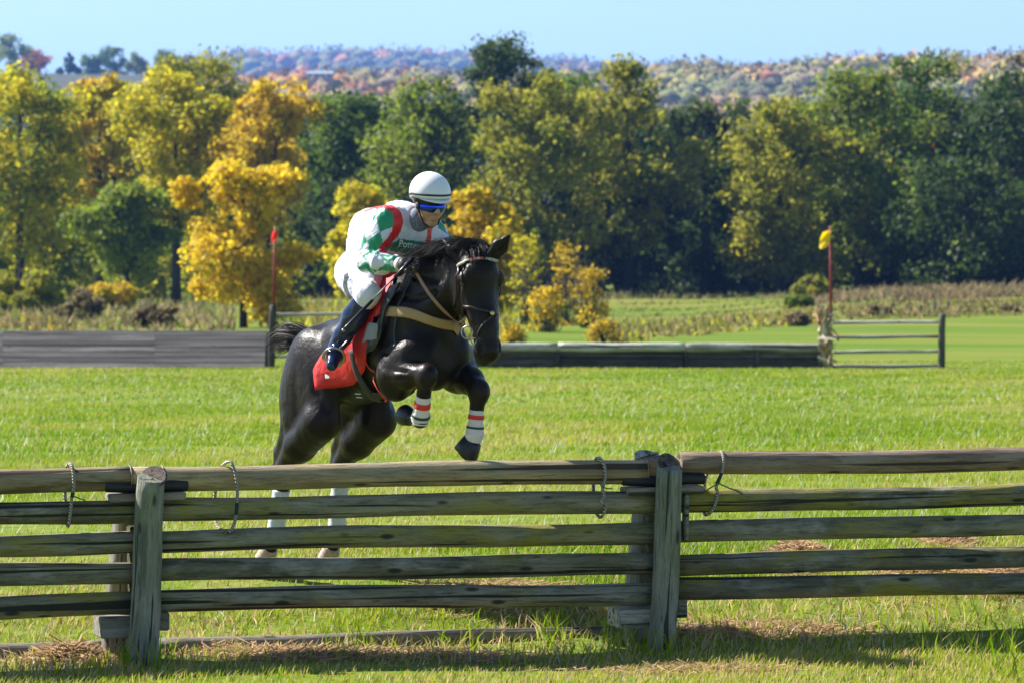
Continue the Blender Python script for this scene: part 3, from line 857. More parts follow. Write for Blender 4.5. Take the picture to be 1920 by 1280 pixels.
# posts of the distant wire fence on the slope
spots = [(1328, 616, 606), (1402, 606, 594), (1438, 600, 590), (1462, 596, 584), (1492, 592, 582), (1640, 588, 575), (1672, 583, 568), (1727, 586, 572), (1752, 588, 560), (1779, 584, 566), (1700, 587, 574)]
for i, (x, yb, yt) in enumerate(spots):
    # stand on the ground seen at that pixel
    for Yt in np.linspace(118, 400, 900):
        p = at(x, yb, Yt)
        if p[2] <= gz(p[0], p[1]): break
    h = (yb - yt) / (F / Yt)
    e = empty('fence_post', p, 0, 'small weathered wire fence post on the far slope, number %s from the left' % ['first', 'second', 'third', 'fourth', 'fifth', 'sixth', 'ninth', 'tenth', 'eleventh', 'twelfth', 'eighth'][i], 'post', 'posts of the far wire fence')
    e['label'] = ['tiny leftmost post of the far wire fence below the dark wood', 'tiny second post from left of the far wire fence', 'tiny third post from left of the far wire fence', 'tiny fourth post from left of the far wire fence', 'tiny fifth post of the far wire fence beside the brown bush', 'tiny far fence post just right of the corn stalks', 'tiny far fence post among brown weeds above the wing rails', 'tiny far fence post above the right end of the wing rails', 'tall far fence post left of the wing end post', 'far fence post just right of the wing end post', 'tiny far fence post above the middle of the wing rails'][i]
    log('stake', p - np.array([0, 0, .2]), p + np.array([.02 * (-1) ** i, 0, h]), .07, .06, M_fpost, e, 300 + i, 6, 8, .05)
# ================================================================== trees
def leaf_mat(name, trans=0.3):
    n = NT(name)
    a = n.node('Attribute', attribute_name='col')
    n.base(a.outputs['Color']); n.set(Roughness=0.6)
    n.b.inputs['Specular IOR Level'].default_value = 0.25
    t = n.node('BsdfTranslucent'); n.link(a.outputs['Color'], t.inputs[0])
    m = n.node('MixShader'); m.inputs[0].default_value = trans
    n.link(n.b.outputs[0], m.inputs[1]); n.link(t.outputs[0], m.inputs[2]); n.link(m.outputs[0], n.out.inputs[0])
    return n.m
M_leaf = leaf_mat('leaves', .58)
M_bark = wood('bark', (0.022, 0.019, 0.017), (0.065, 0.058, 0.05), None, 0, axis=2, scale=3)
M_twig = simple('grey_twigs', (0.10, 0.085, 0.075), .9, .3, 3)
PAL = {
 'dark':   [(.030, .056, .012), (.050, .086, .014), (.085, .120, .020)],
 'green':  [(.060, .115, .010), (.105, .170, .014), (.165, .225, .022)],
 'mid':    [(.13, .190, .012), (.205, .260, .018), (.30, .32, .028)],
 'olive':  [(.18, .20, .016), (.29, .29, .022), (.41, .37, .032)],
 'yelgr':  [(.34, .36, .014), (.52, .46, .018), (.64, .52, .024)],
 'gold':   [(.48, .33, .012), (.68, .49, .020), (.80, .60, .030)],
 'amber':  [(.42, .30, .016), (.58, .42, .022), (.54, .34, .018)],
 'rust':   [(.44, .125, .020), (.58, .210, .022), (.34, .16, .03)],
 'brown':  [(.15, .12, .055), (.23, .18, .08), (.30, .23, .11)],
}
def leafset(lobes, n, size, rs, pal, pal2=None, mixn=0.0, depth=.22, flatten=.75):
    """leaf clumps in the shells of many small lobes; returns verts, quads, colours"""
    lob = np.array([l[:3] for l in lobes]); rad = np.array([l[3] for l in lobes])
    w = rad ** 2; idx = rs.choice(len(lobes), n, p=w / w.sum())
    d = rs.randn(n, 3); d[:, 2] = d[:, 2] * .9 + .15; d /= np.linalg.norm(d, axis=1)[:, None]
    r = np.maximum(1 - np.abs(rs.randn(n)) * depth + rs.rand(n) * .18, .08)
    lump = 1 + .16 * fbm(lob[idx] + d * rad[idx][:, None], 2.2 / max(size, .05) * .25, 2)
    P = lob[idx] + d * (rad[idx] * r * lump)[:, None] * np.array([1, 1, flatten])
    nn = d * .7 + rs.randn(n, 3) * .55 + np.array([0, 0, .25]); nn /= np.linalg.norm(nn, axis=1)[:, None]
    a = np.cross(nn, rs.randn(n, 3)); a /= np.linalg.norm(a, axis=1)[:, None] + 1e-9; b = np.cross(nn, a)
    s = size * (.5 + .9 * rs.rand(n))[:, None]
    V_ = np.stack([P - a * s * .5, P - b * s * .36 + a * s * .05, P + a * s * .55, P + b * s * .36 - a * s * .05], 1).reshape(-1, 3)
    pal = np.array(pal)
    lobc = rs.rand(len(lobes))
    t = np.clip(lobc[idx] * .75 + rs.rand(n) * .45 - .1, 0, .999) * (len(pal) - 1)
    i0 = t.astype(int); f = (t - i0)[:, None]
    c = pal[i0] * (1 - f) + pal[np.minimum(i0 + 1, len(pal) - 1)] * f
    if pal2 is not None:
        m = (fbm(P, .5, 7) * .5 + .5 + rs.randn(n) * .15) < mixn
        p2 = np.array(pal2); c[m] = p2[rs.randint(0, len(p2), m.sum())]
    c = c * (.8 + .4 * rs.rand(n, 1))
    return V_, np.arange(4 * n).reshape(-1, 4), np.repeat(c, 4, 0)

def make_lobes(rs, w, h, nmain, nsub, top=1.0):
    """crown of width w and height h standing on z = 0: main boughs with many sub-clumps"""
    out = []
    for k in range(nmain):
        z = (k + .5 + rs.randn() * .25) / nmain
        prof = (1 - abs(2 * min(max(z, 0), 1) - .95) ** 3.2 * .62)
        a = k * 2.4 + rs.rand() * 1.0
        R = w * (.11 + .15 * rs.rand() ** 1.3) * (1 - .15 * z)
        rr = max(w * .5 * prof - R * .95, 0) * (.35 + .65 * math.sqrt(rs.rand()))
        c = np.array([math.cos(a) * rr, math.sin(a) * rr, h * (.07 + .83 * z) + rs.randn() * h * .05])
        for j in range(nsub):
            d = rs.randn(3); d /= np.linalg.norm(d)
            p = c + d * R * (.45 + .55 * rs.rand()) * np.array([1, 1, .85])
            out.append((p[0], p[1], min(max(p[2], h * .02), h * .95), R * (.38 + .42 * rs.rand() ** 1.5)))
    return out

def trunk_mesh(name, h, r, rs, w, parent, split=.45, nb=7, lean=0.0):
    m = MB()
    P = [(0, 0, -.4), (lean * .1, 0, h * .15), (lean * .4, .1, h * split), (lean * .8, -.1, h * .68), (lean, 0, h * .84)]
    m.loft(np.array(P, float), [r * 1.25, r, r * .78, r * .42, r * .1], 9, wob=.06)
    for k in range(nb):
        z = split * (.75 + .9 * rs.rand()); z = min(z, .62)
        a = rs.rand() * 6.28; L = min(w * (.22 + .14 * rs.rand()), h * .18)
        b0 = np.array([lean * z * .9, 0, h * z]); d = np.array([math.cos(a), math.sin(a), .9 + .5 * rs.rand()])
        m.loft(np.array([b0, b0 + d * L * .45, b0 + d * L * .8 + np.array([0, 0, L * .2]), b0 + d * L + np.array([0, 0, L * .5])]), [r * .42, r * .3, r * .17, r * .05], 6)
    return m.build('trunk', M_bark, parent, True)

TREES = {}
NS = 1.55
def tree(label, x0, x1, ytop, ycb, Y, pal, seed, n=6500, size=.34, pal2=None, mixn=0., nmain=16, nsub=10, trunk=.32, group='trees at the edge of the wood', name='tree', base=None, split=.4, lean=0., cat='tree', depth=.62):
    """crown box in photo pixels x0..x1, ytop..ycb (crown bottom); stands at distance Y"""
    rs = np.random.RandomState(seed)
    s = F / Y
    X = at((x0 + x1) / 2, 400, Y)[0]
    zg = float(gz(X, Y))
    zt = at(0, ytop, Y)[2]; zb = max(at(0, ycb, Y)[2], zg + .1)
    w = (x1 - x0) / s * (1.48 if name == 'tree' else 1.0); h = zt - zb
    e = empty(name, (X, Y, zg), 0, label, cat, group)
    if name == 'sapling':                       # loose leaves on thin stems, no dense crown
        lobes = []
        for k in range(70):
            a_ = rs.rand() * 6.28; z_ = rs.rand() ** .8; r_ = w * .5 * math.sqrt(rs.rand()) * (1.05 - .55 * z_)
            lobes.append((math.cos(a_) * r_, math.sin(a_) * r_, zb - zg + h * z_, .18 + .22 * rs.rand()))
    else:
        lobes = [(a, b * .9, c + zb - zg, r) for a, b, c, r in make_lobes(rs, w, h, nmain, nsub)]
    v, q, c = leafset(lobes, int(n * NS), size, rs, pal, pal2, mixn, depth)
    mesh_np('crown', v, q, M_leaf, e, False, c)
    if trunk: trunk_mesh('trunk', zt - zg, trunk, rs, w, e, split=max((zb - zg) / (zt - zg), .12) if split is None else split, lean=lean)
    return e
P_ = PAL
TL = [
 # label, x0, x1, ytop, ycrownbottom, Y, palette, kwargs
 ('tall green and yellow tree filling the left picture edge', -90, 165, 112, 500, 300, P_['yelgr'], dict(pal2=P_['mid'], mixn=.45, n=11000, nmain=22)),
 ('shaded green tree low at the left edge behind the shrub', -60, 140, 270, 560, 312, P_['mid'], dict(n=7000)),
 ('narrow amber tree between the left edge tree and the forked tree', 130, 245, 130, 420, 325, P_['amber'], dict(pal2=P_['yelgr'], mixn=.35, n=6500)),
 ('tall yellow green tree with a bare forked dark trunk', 215, 445, 140, 420, 295, P_['yelgr'], dict(pal2=P_['amber'], mixn=.25, n=11000, nmain=13, trunk=.30, split=.36)),
 ('small bright green tree left of the forked trunk', 160, 315, 330, 530, 285, P_['mid'], dict(n=7000, trunk=.18, split=.25)),
 ('olive tree top showing above the yellow trees at left', 255, 480, 118, 330, 345, P_['olive'], dict(n=8000)),
 ('upper golden tree behind the red flag', 420, 580, 150, 430, 290, P_['amber'], dict(pal2=P_['gold'], mixn=.4, n=8500, depth=.75)),
 ('large golden yellow tree reaching down to the board jump', 352, 560, 265, 625, 192, P_['gold'], dict(pal2=P_['yelgr'], mixn=.30, n=15000, size=.21, nmain=13, depth=.75, trunk=.16)),
 ('dark green round tree behind the jockey at left', 555, 745, 172, 470, 330, P_['green'], dict(n=9000)),
 ('green tree with pale clumps above the jockey helmet', 690, 905, 150, 460, 322, P_['mid'], dict(pal2=P_['dark'], mixn=.4, n=10000, nmain=20)),
 ('dark domed tree standing tallest on the skyline', 845, 1035, 80, 330, 365, P_['dark'], dict(n=9000)),
 ('broad olive tree right of the jockey', 900, 1120, 112, 500, 310, P_['olive'], dict(pal2=P_['mid'], mixn=.3, n=12000, nmain=22)),
 ('second broad olive tree right of the jockey, nearer the middle', 1075, 1275, 120, 470, 318, P_['olive'], dict(pal2=P_['green'], mixn=.35, n=11000, nmain=21)),
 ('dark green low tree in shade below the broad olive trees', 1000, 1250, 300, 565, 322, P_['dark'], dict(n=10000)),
 ('dark blue green tree right of the broad olive trees', 1220, 1425, 168, 560, 325, P_['dark'], dict(pal2=P_['green'], mixn=.3, n=11000, nmain=21)),
 ('yellow green topped tree behind the yellow flag at left', 1365, 1560, 178, 545, 312, P_['olive'], dict(pal2=P_['yelgr'], mixn=.3, n=11000, nmain=21)),
 ('green tree with orange tufts behind the yellow flag', 1490, 1730, 135, 530, 316, P_['mid'], dict(pal2=P_['amber'], mixn=.16, n=12000, nmain=22)),
 ('tall dark green tree at the right, second from the edge', 1630, 1850, 105, 530, 322, P_['green'], dict(pal2=P_['olive'], mixn=.2, n=12000, nmain=22)),
 ('tall dark tree at the right picture edge with a rusty top', 1780, 2030, 95, 530, 314, P_['dark'], dict(pal2=P_['rust'], mixn=.08, n=12000, nmain=22)),
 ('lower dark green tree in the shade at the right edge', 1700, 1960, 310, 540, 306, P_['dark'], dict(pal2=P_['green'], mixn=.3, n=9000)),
 ('yellow bush like tree behind the jockey back', 625, 765, 338, 610, 225, P_['yelgr'], dict(pal2=P_['amber'], mixn=.4, n=9000, size=.24, trunk=.14, depth=.75)),
 ('amber tree between the helmet and the horse ears', 815, 975, 338, 620, 205, P_['amber'], dict(pal2=P_['yelgr'], mixn=.4, n=11000, size=.23, trunk=.14, depth=.75)),
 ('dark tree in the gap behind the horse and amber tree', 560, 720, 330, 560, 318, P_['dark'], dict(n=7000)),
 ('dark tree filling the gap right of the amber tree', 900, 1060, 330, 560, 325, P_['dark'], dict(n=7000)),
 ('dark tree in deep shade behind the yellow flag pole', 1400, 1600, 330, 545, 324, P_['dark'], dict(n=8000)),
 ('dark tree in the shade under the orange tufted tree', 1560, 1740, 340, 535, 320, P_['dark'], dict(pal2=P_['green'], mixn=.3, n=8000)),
]
BK = [(-120, 140, 140, P_['mid'], 'green tree in the second row at the left edge'), (100, 330, 150, P_['yelgr'], 'green tree in the second row behind the forked tree'), (300, 560, 165, P_['olive'], 'green tree in the second row behind the golden tree'),
      (520, 760, 190, P_['dark'], 'dark tree in the second row left of the helmet'), (720, 960, 165, P_['dark'], 'dark tree in the second row right of the helmet'), (930, 1170, 150, P_['green'], 'dark tree in the second row behind the broad olive trees'),
      (1140, 1380, 180, P_['dark'], 'dark tree in the second row left of the yellow topped tree'), (1340, 1580, 200, P_['green'], 'dark tree in the second row behind the yellow topped tree'), (1540, 1780, 165, P_['dark'], 'dark tree in the second row behind the orange tufted tree'), (1740, 2040, 140, P_['dark'], 'dark tree in the second row at the right edge')]
for i, (x0, x1, yt, pal, lab) in enumerate(BK):
    TL.append((lab, x0, x1, yt, 545, 375, pal, dict(n=9000, size=.48, nmain=22, group='second row of trees in the wood')))
for i, (lab, x0, x1, yt, yb, Y, pal, kw) in enumerate(TL):
    if Y >= 280: yt -= 4
    tree(lab, x0, x1, yt, yb, Y, pal, 500 + i, **kw)
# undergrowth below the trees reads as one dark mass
rs = np.random.RandomState(61)
UV, UQ, UC = [], [], []
o_ = 0
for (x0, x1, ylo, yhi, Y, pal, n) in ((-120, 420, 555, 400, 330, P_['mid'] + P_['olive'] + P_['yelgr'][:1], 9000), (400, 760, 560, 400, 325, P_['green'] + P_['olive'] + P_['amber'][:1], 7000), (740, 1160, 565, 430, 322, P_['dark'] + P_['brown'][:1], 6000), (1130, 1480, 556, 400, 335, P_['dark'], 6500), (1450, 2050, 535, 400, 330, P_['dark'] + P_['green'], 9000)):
    s = F / Y; lob = []
    for k in range(int((x1 - x0) / 6)):
        px = x0 + (x1 - x0) * rs.rand(); Yk = Y + rs.randn() * 8
        X_ = at(px, 500, Yk)[0]; zg = float(gz(X_, Yk)); hh = (ylo - yhi) / s * rs.rand() ** 1.5
        lob.append((X_, Yk, zg + .4 + hh, .6 + .7 * rs.rand()))
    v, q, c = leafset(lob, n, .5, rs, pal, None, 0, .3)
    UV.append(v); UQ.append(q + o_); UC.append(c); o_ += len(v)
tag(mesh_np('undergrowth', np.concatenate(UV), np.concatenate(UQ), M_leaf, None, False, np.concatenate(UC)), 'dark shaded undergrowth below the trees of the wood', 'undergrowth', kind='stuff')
# the wood goes on past both picture edges
rs = np.random.RandomState(62)
UV, UQ, UC = [], [], []
o_ = 0
for k, (xc, wpx, yt, Y, pal) in enumerate(((-190, 260, 140, 318, 'mid'), (-380, 300, 120, 322, 'yelgr'), (-600, 300, 150, 316, 'olive'), (-850, 320, 130, 325, 'green'), (-1120, 320, 140, 320, 'mid'), (2150, 300, 120, 325, 'green'), (2380, 300, 130, 318, 'dark'), (2640, 320, 140, 322, 'olive'), (2920, 320, 130, 320, 'green'))):
    s = F / Y; X_ = at(xc, 400, Y)[0]; zg = float(gz(X_, Y)); h = at(0, yt, Y)[2] - zg
    lob = [(a + X_, b + Y, c + zg, r) for a, b, c, r in make_lobes(rs, wpx / s * 1.4, h, 18, 9)]
    v, q, c = leafset(lob, 6500, .42, rs, P_[pal], None, 0, .6)
    UV.append(v); UQ.append(q + o_); UC.append(c); o_ += len(v)
tag(mesh_np('outer_wood', np.concatenate(UV), np.concatenate(UQ), M_leaf, None, False, np.concatenate(UC)), 'wood continuing past the left and right picture edges', 'wood', kind='stuff')
# saplings with few leaves right of the horse
for i, (x0, x1, yt, yb, Y, pal, lab) in enumerate(((945, 1025, 440, 620, 190, P_['yelgr'], 'thin half bare sapling with yellow leaves right of the horse head'),
        (1015, 1110, 455, 630, 185, P_['amber'], 'thin sapling with orange yellow leaves right of the horse head'),
        (1075, 1150, 505, 640, 178, P_['amber'], 'small sapling with rusty leaves at the end of the thicket'),
        (985, 1060, 540, 645, 170, P_['gold'], 'low yellow bush behind the log jump right of the horse head'))):
    e = tree(lab, x0, x1, yt, yb, Y, pal, 700 + i, n=900, size=.13, nmain=12, nsub=5, trunk=.05, depth=1.1, pal2=P_['olive'], mixn=.35, group='saplings behind the log jump', name='sapling', split=.15)
    rs = np.random.RandomState(800 + i)
    tw = MB(); s = F / Y; hgt = (yb - yt) / s * .95; wd = (x1 - x0) / s
    for k in range(40):
        a = rs.rand() * 6.28; r0_ = rs.rand() * wd * .35
        p = np.array([math.cos(a) * r0_, math.sin(a) * r0_, 0]); q = p * 1.3 + np.array([rs.randn() * .2, rs.randn() * .2, hgt * (.5 + .5 * rs.rand())])
        tw.loft([p, (p + q) / 2 + rs.randn(3) * .06, q], [.022, .015, .005], 5)
    tw.build('stems', M_twig, e, True)
# shrubs
def shrub(label, x0, x1, yt, yb, Y, pal, seed, n=2500, size=.22, pal2=None, mixn=0):
    rs = np.random.RandomState(seed)
    for Yt in np.linspace(118, 420, 900):
        p = at((x0 + x1) / 2, yb, Yt)
        if p[2] <= gz(p[0], p[1]): break
    s = F / Yt; w = (x1 - x0) / s; h = (yb - yt) / s
    e = empty('shrub', p, 0, label, 'shrub', 'shrubs on the far meadow')
    lobes = []
    for k in range(26):
        a = rs.rand() * 6.28; r_ = math.sqrt(rs.rand()) * w * .38
        lobes.append((math.cos(a) * r_, math.sin(a) * r_, h * (.12 + .62 * rs.rand()) * (1 - .5 * (r_ / w / .4) ** 2), h * (.13 + .12 * rs.rand())))
    v, q, c = leafset(lobes, n, size, rs, pal, pal2, mixn, .3)
    v[:, 2] = np.maximum(v[:, 2], -.05)
    mesh_np('foliage', v, q, M_leaf, e, False, c)
    m = MB()
    for k in range(5):
        a = rs.rand() * 6.28
        m.loft([np.array([0, 0, -.1]), np.array([math.cos(a) * w * .15, math.sin(a) * w * .15, h * .4]), np.array([math.cos(a) * w * .28, math.sin(a) * w * .28, h * .75])], [.05, .035, .01], 5)
    m.build('stem', M_bark, e, True)
shrub('large rounded olive shrub at the left edge behind the board jump', -70, 130, 468, 585, 0, P_['olive'], 1, 6000, .28, P_['mid'], .3)
shrub('brown green weed shrub right of the large left shrub', 90, 215, 535, 600, 0, P_['brown'], 2, 2600, .22, P_['olive'], .3)
shrub('low yellow shrub under the small bright green tree', 150, 270, 500, 580, 0, P_['amber'], 3, 2600, .25, P_['yelgr'], .4)
shrub('brownish shrub behind the board jump in the middle left', 240, 345, 555, 615, 0, P_['brown'], 4, 2200, .2, P_['amber'], .15)
shrub('small dark green round shrub left of the yellow flag', 1466, 1532, 546, 577, 0, P_['mid'], 5, 1600, .25)
shrub('brown bush below the small dark green shrub', 1462, 1528, 580, 612, 0, P_['brown'], 6, 1600, .2)
shrub('brown scrub above the wing rails at right', 1618, 1680, 568, 592, 0, P_['brown'], 7, 1300, .2, P_['mid'], .25)
shrub('small dark scrub at the far right of the meadow', 1875, 1912, 566, 586, 0, P_['brown'], 8, 900, .2, P_['dark'], .3)
shrub('tawny shrub at the foot of the dark wood left of the yellow flag', 1485, 1560, 505, 560, 0, P_['olive'], 9, 2200, .3, P_['brown'], .3)
shrub('orange yellow bush behind the log jump near the horse', 1095, 1168, 575, 642, 0, P_['amber'], 10, 1100, .10, P_['brown'], .5)
shrub('low orange bush between horse head and saplings', 930, 990, 590, 645, 0, P_['amber'], 11, 900, .10, P_['olive'], .5)
# rough weeds: uncountable dry growth on the far slopes
rs = np.random.RandomState(41)
parts = []
def weeds(x0, x1, y0f, y1f, n, hm, pal, rs):
    px = x0 + (x1 - x0) * rs.rand(n); t = rs.rand(n)
    py = y0f(px) + (y1f(px) - y0f(px)) * t
    Ys = np.linspace(116, 420, 500)
    X_, Y_ = [], []
    for a, b in zip(px, py):
        r = ray(a, b); P = CAMP + r[None, :] * (Ys / r[1])[:, None]
        k = np.argmax(P[:, 2] <= gz(P[:, 0], P[:, 1]))
        X_.append(P[k, 0]); Y_.append(P[k, 1])
    X_ = np.array(X_); Y_ = np.array(Y_)
    cl = fbm(np.stack([X_, Y_, 0 * X_], 1), .5, 77); kk = rs.rand(n) < .45 + .6 * cl
    X_, Y_, cl = X_[kk], Y_[kk], cl[kk]; n = len(X_)
    h = hm * (.25 + .9 * rs.rand(n) ** 1.5) * (1 + .6 * cl); pal = np.array(pal)
    c = pal[rs.randint(0, len(pal), n)] * (.7 + .6 * rs.rand(n, 1))
    return blades(X_, Y_, h, .10 + .10 * rs.rand(n), rs.randn(n, 2) * h[:, None] * .5, rs, c, 1)
lin = lambda a, b, c, d: (lambda x: b + (d - b) * (x - a) / (c - a))
parts.append(weeds(-60, 440, lin(0, 562, 440, 556), lin(0, 622, 440, 622), 9000, .42, P_['brown'] + P_['brown'] + P_['olive'][:1] + P_['mid'][:1], rs))
parts.append(weeds(-60, 130, lin(0, 600, 130, 610), lin(0, 622, 130, 622), 1600, .4, P_['brown'] + P_['amber'][:1], rs))
parts.append(weeds(1150, 1560, lin(1150, 612, 1560, 580), lin(1150, 645, 1560, 606), 4200, .28, P_['brown'] + P_['olive'], rs))
parts.append(weeds(1500, 1980, lin(1500, 545, 1980, 524), lin(1500, 572, 1980, 556), 8000, .38, [(.20, .15, .08), (.16, .13, .06), (.24, .17, .10)], rs))
parts.append(weeds(1130, 1480, lin(1130, 556, 1480, 556), lin(1130, 562, 1480, 562), 1600, .4, [(.22, .19, .08), (.16, .16, .05)], rs))
parts.append(weeds(1580, 1950, lin(1580, 578, 1950, 560), lin(1580, 602, 1950, 592), 4000, .28, P_['brown'] + P_['olive'][:1], rs))
parts.append(weeds(560, 960, lin(560, 570, 960, 580), lin(560, 640, 960, 640), 7000, .6, P_['brown'] + P_['olive'] + P_['yelgr'][:1], rs))
parts.append(weeds(1470, 1990, lin(1470, 560, 1990, 528), lin(1470, 606, 1990, 590), 9000, .16, [(.20, .16, .07), (.17, .17, .04), (.24, .18, .09)], rs))
parts.append(weeds(1130, 1500, lin(1130, 560, 1500, 556), lin(1130, 636, 1500, 600), 5000, .14, [(.20, .17, .06), (.16, .18, .04)], rs))
wv, wt, wc = join(parts)
tag(mesh_np('weeds', wv, wt, M_leaf, None, False, wc), 'dry brown weeds and rough grass on the far slopes', 'weeds', kind='stuff')

# ================================================================== hills
M_hill = NT('wooded_hill'); M_hill.base(M_hill.ramp(M_hill.noise(M_hill.coord(), .02, 5, .6), [(.3, (.02, .035, .012)), (.7, (.05, .05, .02))])); M_hill.set(Roughness=1.0); M_hill = M_hill.m
BL = []
for k in range(10):
    r_ = np.random.RandomState(900 + k)
    bm = bmesh.new(); bmesh.ops.create_icosphere(bm, subdivisions=1, radius=.5); bm.verts.index_update()
    v = np.array([q.co[:] for q in bm.verts]); f_ = np.array([[x.index for x in q.verts] for q in bm.faces]); bm.free()
    v = v * (1 + .22 * fbm(v, 4.0, k) + .16 * fbm(v, 9.0, k + 40))[:, None] * np.array([1, 1, .9]) + np.array([0, 0, .55])
    nl = 22                                                     # loose leaf clumps break up the outline
    d = r_.randn(nl, 3); d[:, 2] = np.abs(d[:, 2]) * .9; d /= np.linalg.norm(d, axis=1)[:, None]
    c0 = d * (.50 + .14 * r_.rand(nl, 1)) * (1 + .22 * fbm(d * .5, 4.0, k))[:, None] + np.array([0, 0, .55])
    tri = (c0[:, None, :] + r_.randn(nl, 3, 3) * .06).reshape(-1, 3)
    f_ = np.vstack([f_, np.arange(3 * nl).reshape(-1, 3) + len(v)])
    cv = np.vstack([.85 + .25 * r_.rand(len(v), 1), np.repeat(.82 + .36 * r_.rand(nl, 1), 3, 0)])
    BL.append((np.vstack([v, tri]), f_, cv))
def ridge(name, label, Y0, prof, deep, palw, seed, spacing, th, zlow=-16):
    """hill whose crest follows prof (photo px -> y) at distance Y0, clad in tree crowns"""
    rs = np.random.RandomState(seed)
    s = F / Y0
    pxs = np.linspace(-420, 2340, 100)
    crest = np.array([at(p, np.interp(p, prof[0], prof[1]), Y0)[2] for p in pxs]) - th * .95
    Xc = (pxs - 960) / s
    T = np.linspace(0, 1, 16)
    rows = []
    for t in np.r_[T, 1.15, 1.6]:
        Yr = Y0 - deep * (1 - t)
        zz = zlow + (crest - zlow) * (sstep(0, 1, t) if t <= 1 else 1 - (t - 1) * .5)
        rows.append(np.stack([Xc * (Yr / Y0) ** .5, np.full(len(Xc), Yr), zz], 1))
    n = len(Xc); V_ = np.concatenate(rows); m = len(rows)
    ii, jj = np.meshgrid(np.arange(m - 1), np.arange(n - 1), indexing='ij'); q0 = (ii * n + jj).ravel()
    hill = mesh_np('hill', V_, np.stack([q0, q0 + 1, q0 + n + 1, q0 + n], 1), M_hill, None, True)
    tag(hill, kind='structure')
    W_ = Xc[-1] - Xc[0]
    cnt = int(W_ * deep * .50 / spacing ** 2)
    t = .52 + .52 * rs.rand(cnt); xi = rs.rand(cnt) * (n - 1.001)
    i0 = xi.astype(int); f = xi - i0
    cz = crest[i0] * (1 - f) + crest[i0 + 1] * f; cx = Xc[i0] * (1 - f) + Xc[i0 + 1] * f
    Yr = Y0 - deep * (1 - t); zz = zlow + (cz - zlow) * np.where(t <= 1, sstep(0, 1, t), 1); X_ = cx * (Yr / Y0) ** .5
    names = list(palw); pw = np.array([palw[k] for k in names], float); pw /= pw.sum()
    Vs, Cs, Fs = [], [], []
    o_ = 0
    patch = fbm(np.stack([X_, Yr, zz], 1), .035, seed)
    for k in range(cnt):
        v, f_, c = BL[rs.randint(10)]
        a = rs.rand() * 6.28; ca, sa = math.cos(a), math.sin(a)
        h = th * (.7 + .6 * rs.rand()); wd = h * (.85 + .45 * rs.rand())
        Vs.append(np.stack([(v[:, 0] * ca - v[:, 1] * sa) * wd + X_[k], (v[:, 0] * sa + v[:, 1] * ca) * wd + Yr[k], v[:, 2] * h + zz[k] - h * .15], 1))
        nm = names[np.searchsorted(np.cumsum(pw), min(.999, max(0, rs.rand() * .40 + .30 + patch[k] * .50)))]
        p = (np.array(PAL[nm][rs.randint(3)]) * .55 + .45 * np.array([.17, .115, .05])) * 1.2; Cs.append(c * p); Fs.append(f_ + o_); o_ += len(v)
    Vs = np.concatenate(Vs); Cs = np.concatenate(Cs)
    o = mesh_np(name, Vs, np.concatenate(Fs), M_canopy, None, True, Cs)
    tag(o, label, 'wood', kind='stuff')
M_canopy = NT('far_canopy'); _at = M_canopy.node('Attribute', attribute_name='col')
_n = M_canopy.noise(M_canopy.coord(), .9, 4, .7)
M_canopy.base(M_canopy.mix(1.0, _at.outputs['Color'], M_canopy.ramp(_n, [(.35, (.6, .6, .6)), (.65, (1.25, 1.25, 1.25))]), 'MULTIPLY')); M_canopy.set(Roughness=.9); M_canopy.bump(_n, .3, 1.0); M_canopy = M_canopy.m
ridge('far_wood', 'hazy blue far off wooded ridge on the skyline at left and middle', 6300, ([-500, 0, 280, 330, 370, 450, 600, 700, 800, 900, 1100, 1300, 2420], [150, 146, 142, 124, 108, 101, 97, 94, 95, 98, 118, 125, 128]), 2000, dict(dark=3, rust=.8, green=2, brown=1), 1, 31, 25)
ridge('autumn_wood', 'red and orange wooded hill on the skyline at right', 2100, ([-500, 0, 400, 560, 640, 800, 900, 1200, 1280, 1400, 1480, 1600, 1700, 1800, 1920, 2420], [160, 158, 152, 143, 138, 137, 150, 130, 122, 128, 124, 113, 110, 112, 104, 100]), 800, dict(rust=2.4, amber=1.0, brown=1.4, olive=1.4, green=2.0, dark=1.4), 2, 9.5, 11)
# single trees on the left skyline
sk = [(-8, 46, 70, 130, 'mid', 'tall hazy tree at the left end of the skyline'), (38, 84, 96, 130, 'rust', 'small reddish hazy tree second on the left skyline'), (112, 146, 96, 134, 'dark', 'hazy conifer shaped tree on the left skyline'),
      (152, 196, 97, 138, 'green', 'broad hazy tree right of the conifer on the left skyline'), (190, 238, 92, 140, 'green', 'tall rounded hazy tree beside its broad neighbour on the left skyline'), (236, 278, 102, 136, 'mid', 'small round hazy tree in the middle of the left skyline'), (288, 340, 95, 135, 'green', 'hazy leaning tree where the left skyline meets the far ridge'), (330, 380, 108, 136, 'brown', 'low hazy brownish tree beside the leaning skyline tree')]
for i, (x0, x1, yt, yb, pal, lab) in enumerate(sk):
    rs = np.random.RandomState(950 + i); Y = 1900 + 30 * i; s = F / Y
    zt = at(0, yt, Y)[2]; zb = at(0, yb + 4, Y)[2]; w = (x1 - x0) / s * 1.5
    X_ = at((x0 + x1) / 2, 100, Y)[0]
    e = empty('skyline_tree', (X_, Y, zb), 0, lab, 'tree', 'trees on the left skyline')
    lob = make_lobes(rs, w, zt - zb, 8, 8)
    if i == 2: lob = [(a * (1 - c / (zt - zb)) * 1.5, b * (1 - c / (zt - zb)) * 1.5, c, r * .8 * (1.1 - c / (zt - zb))) for a, b, c, r in lob]
    v, q, c = leafset(lob, 2600, .9, rs, PAL[pal], None, 0, .25, .9)
    mesh_np('crown', v, q, M_leaf, e, False, c)
    MB().loft([(0, 0, -8), (0, 0, (zt - zb) * .8)], [.5, .15], 6).build('trunk', M_bark, e, True)
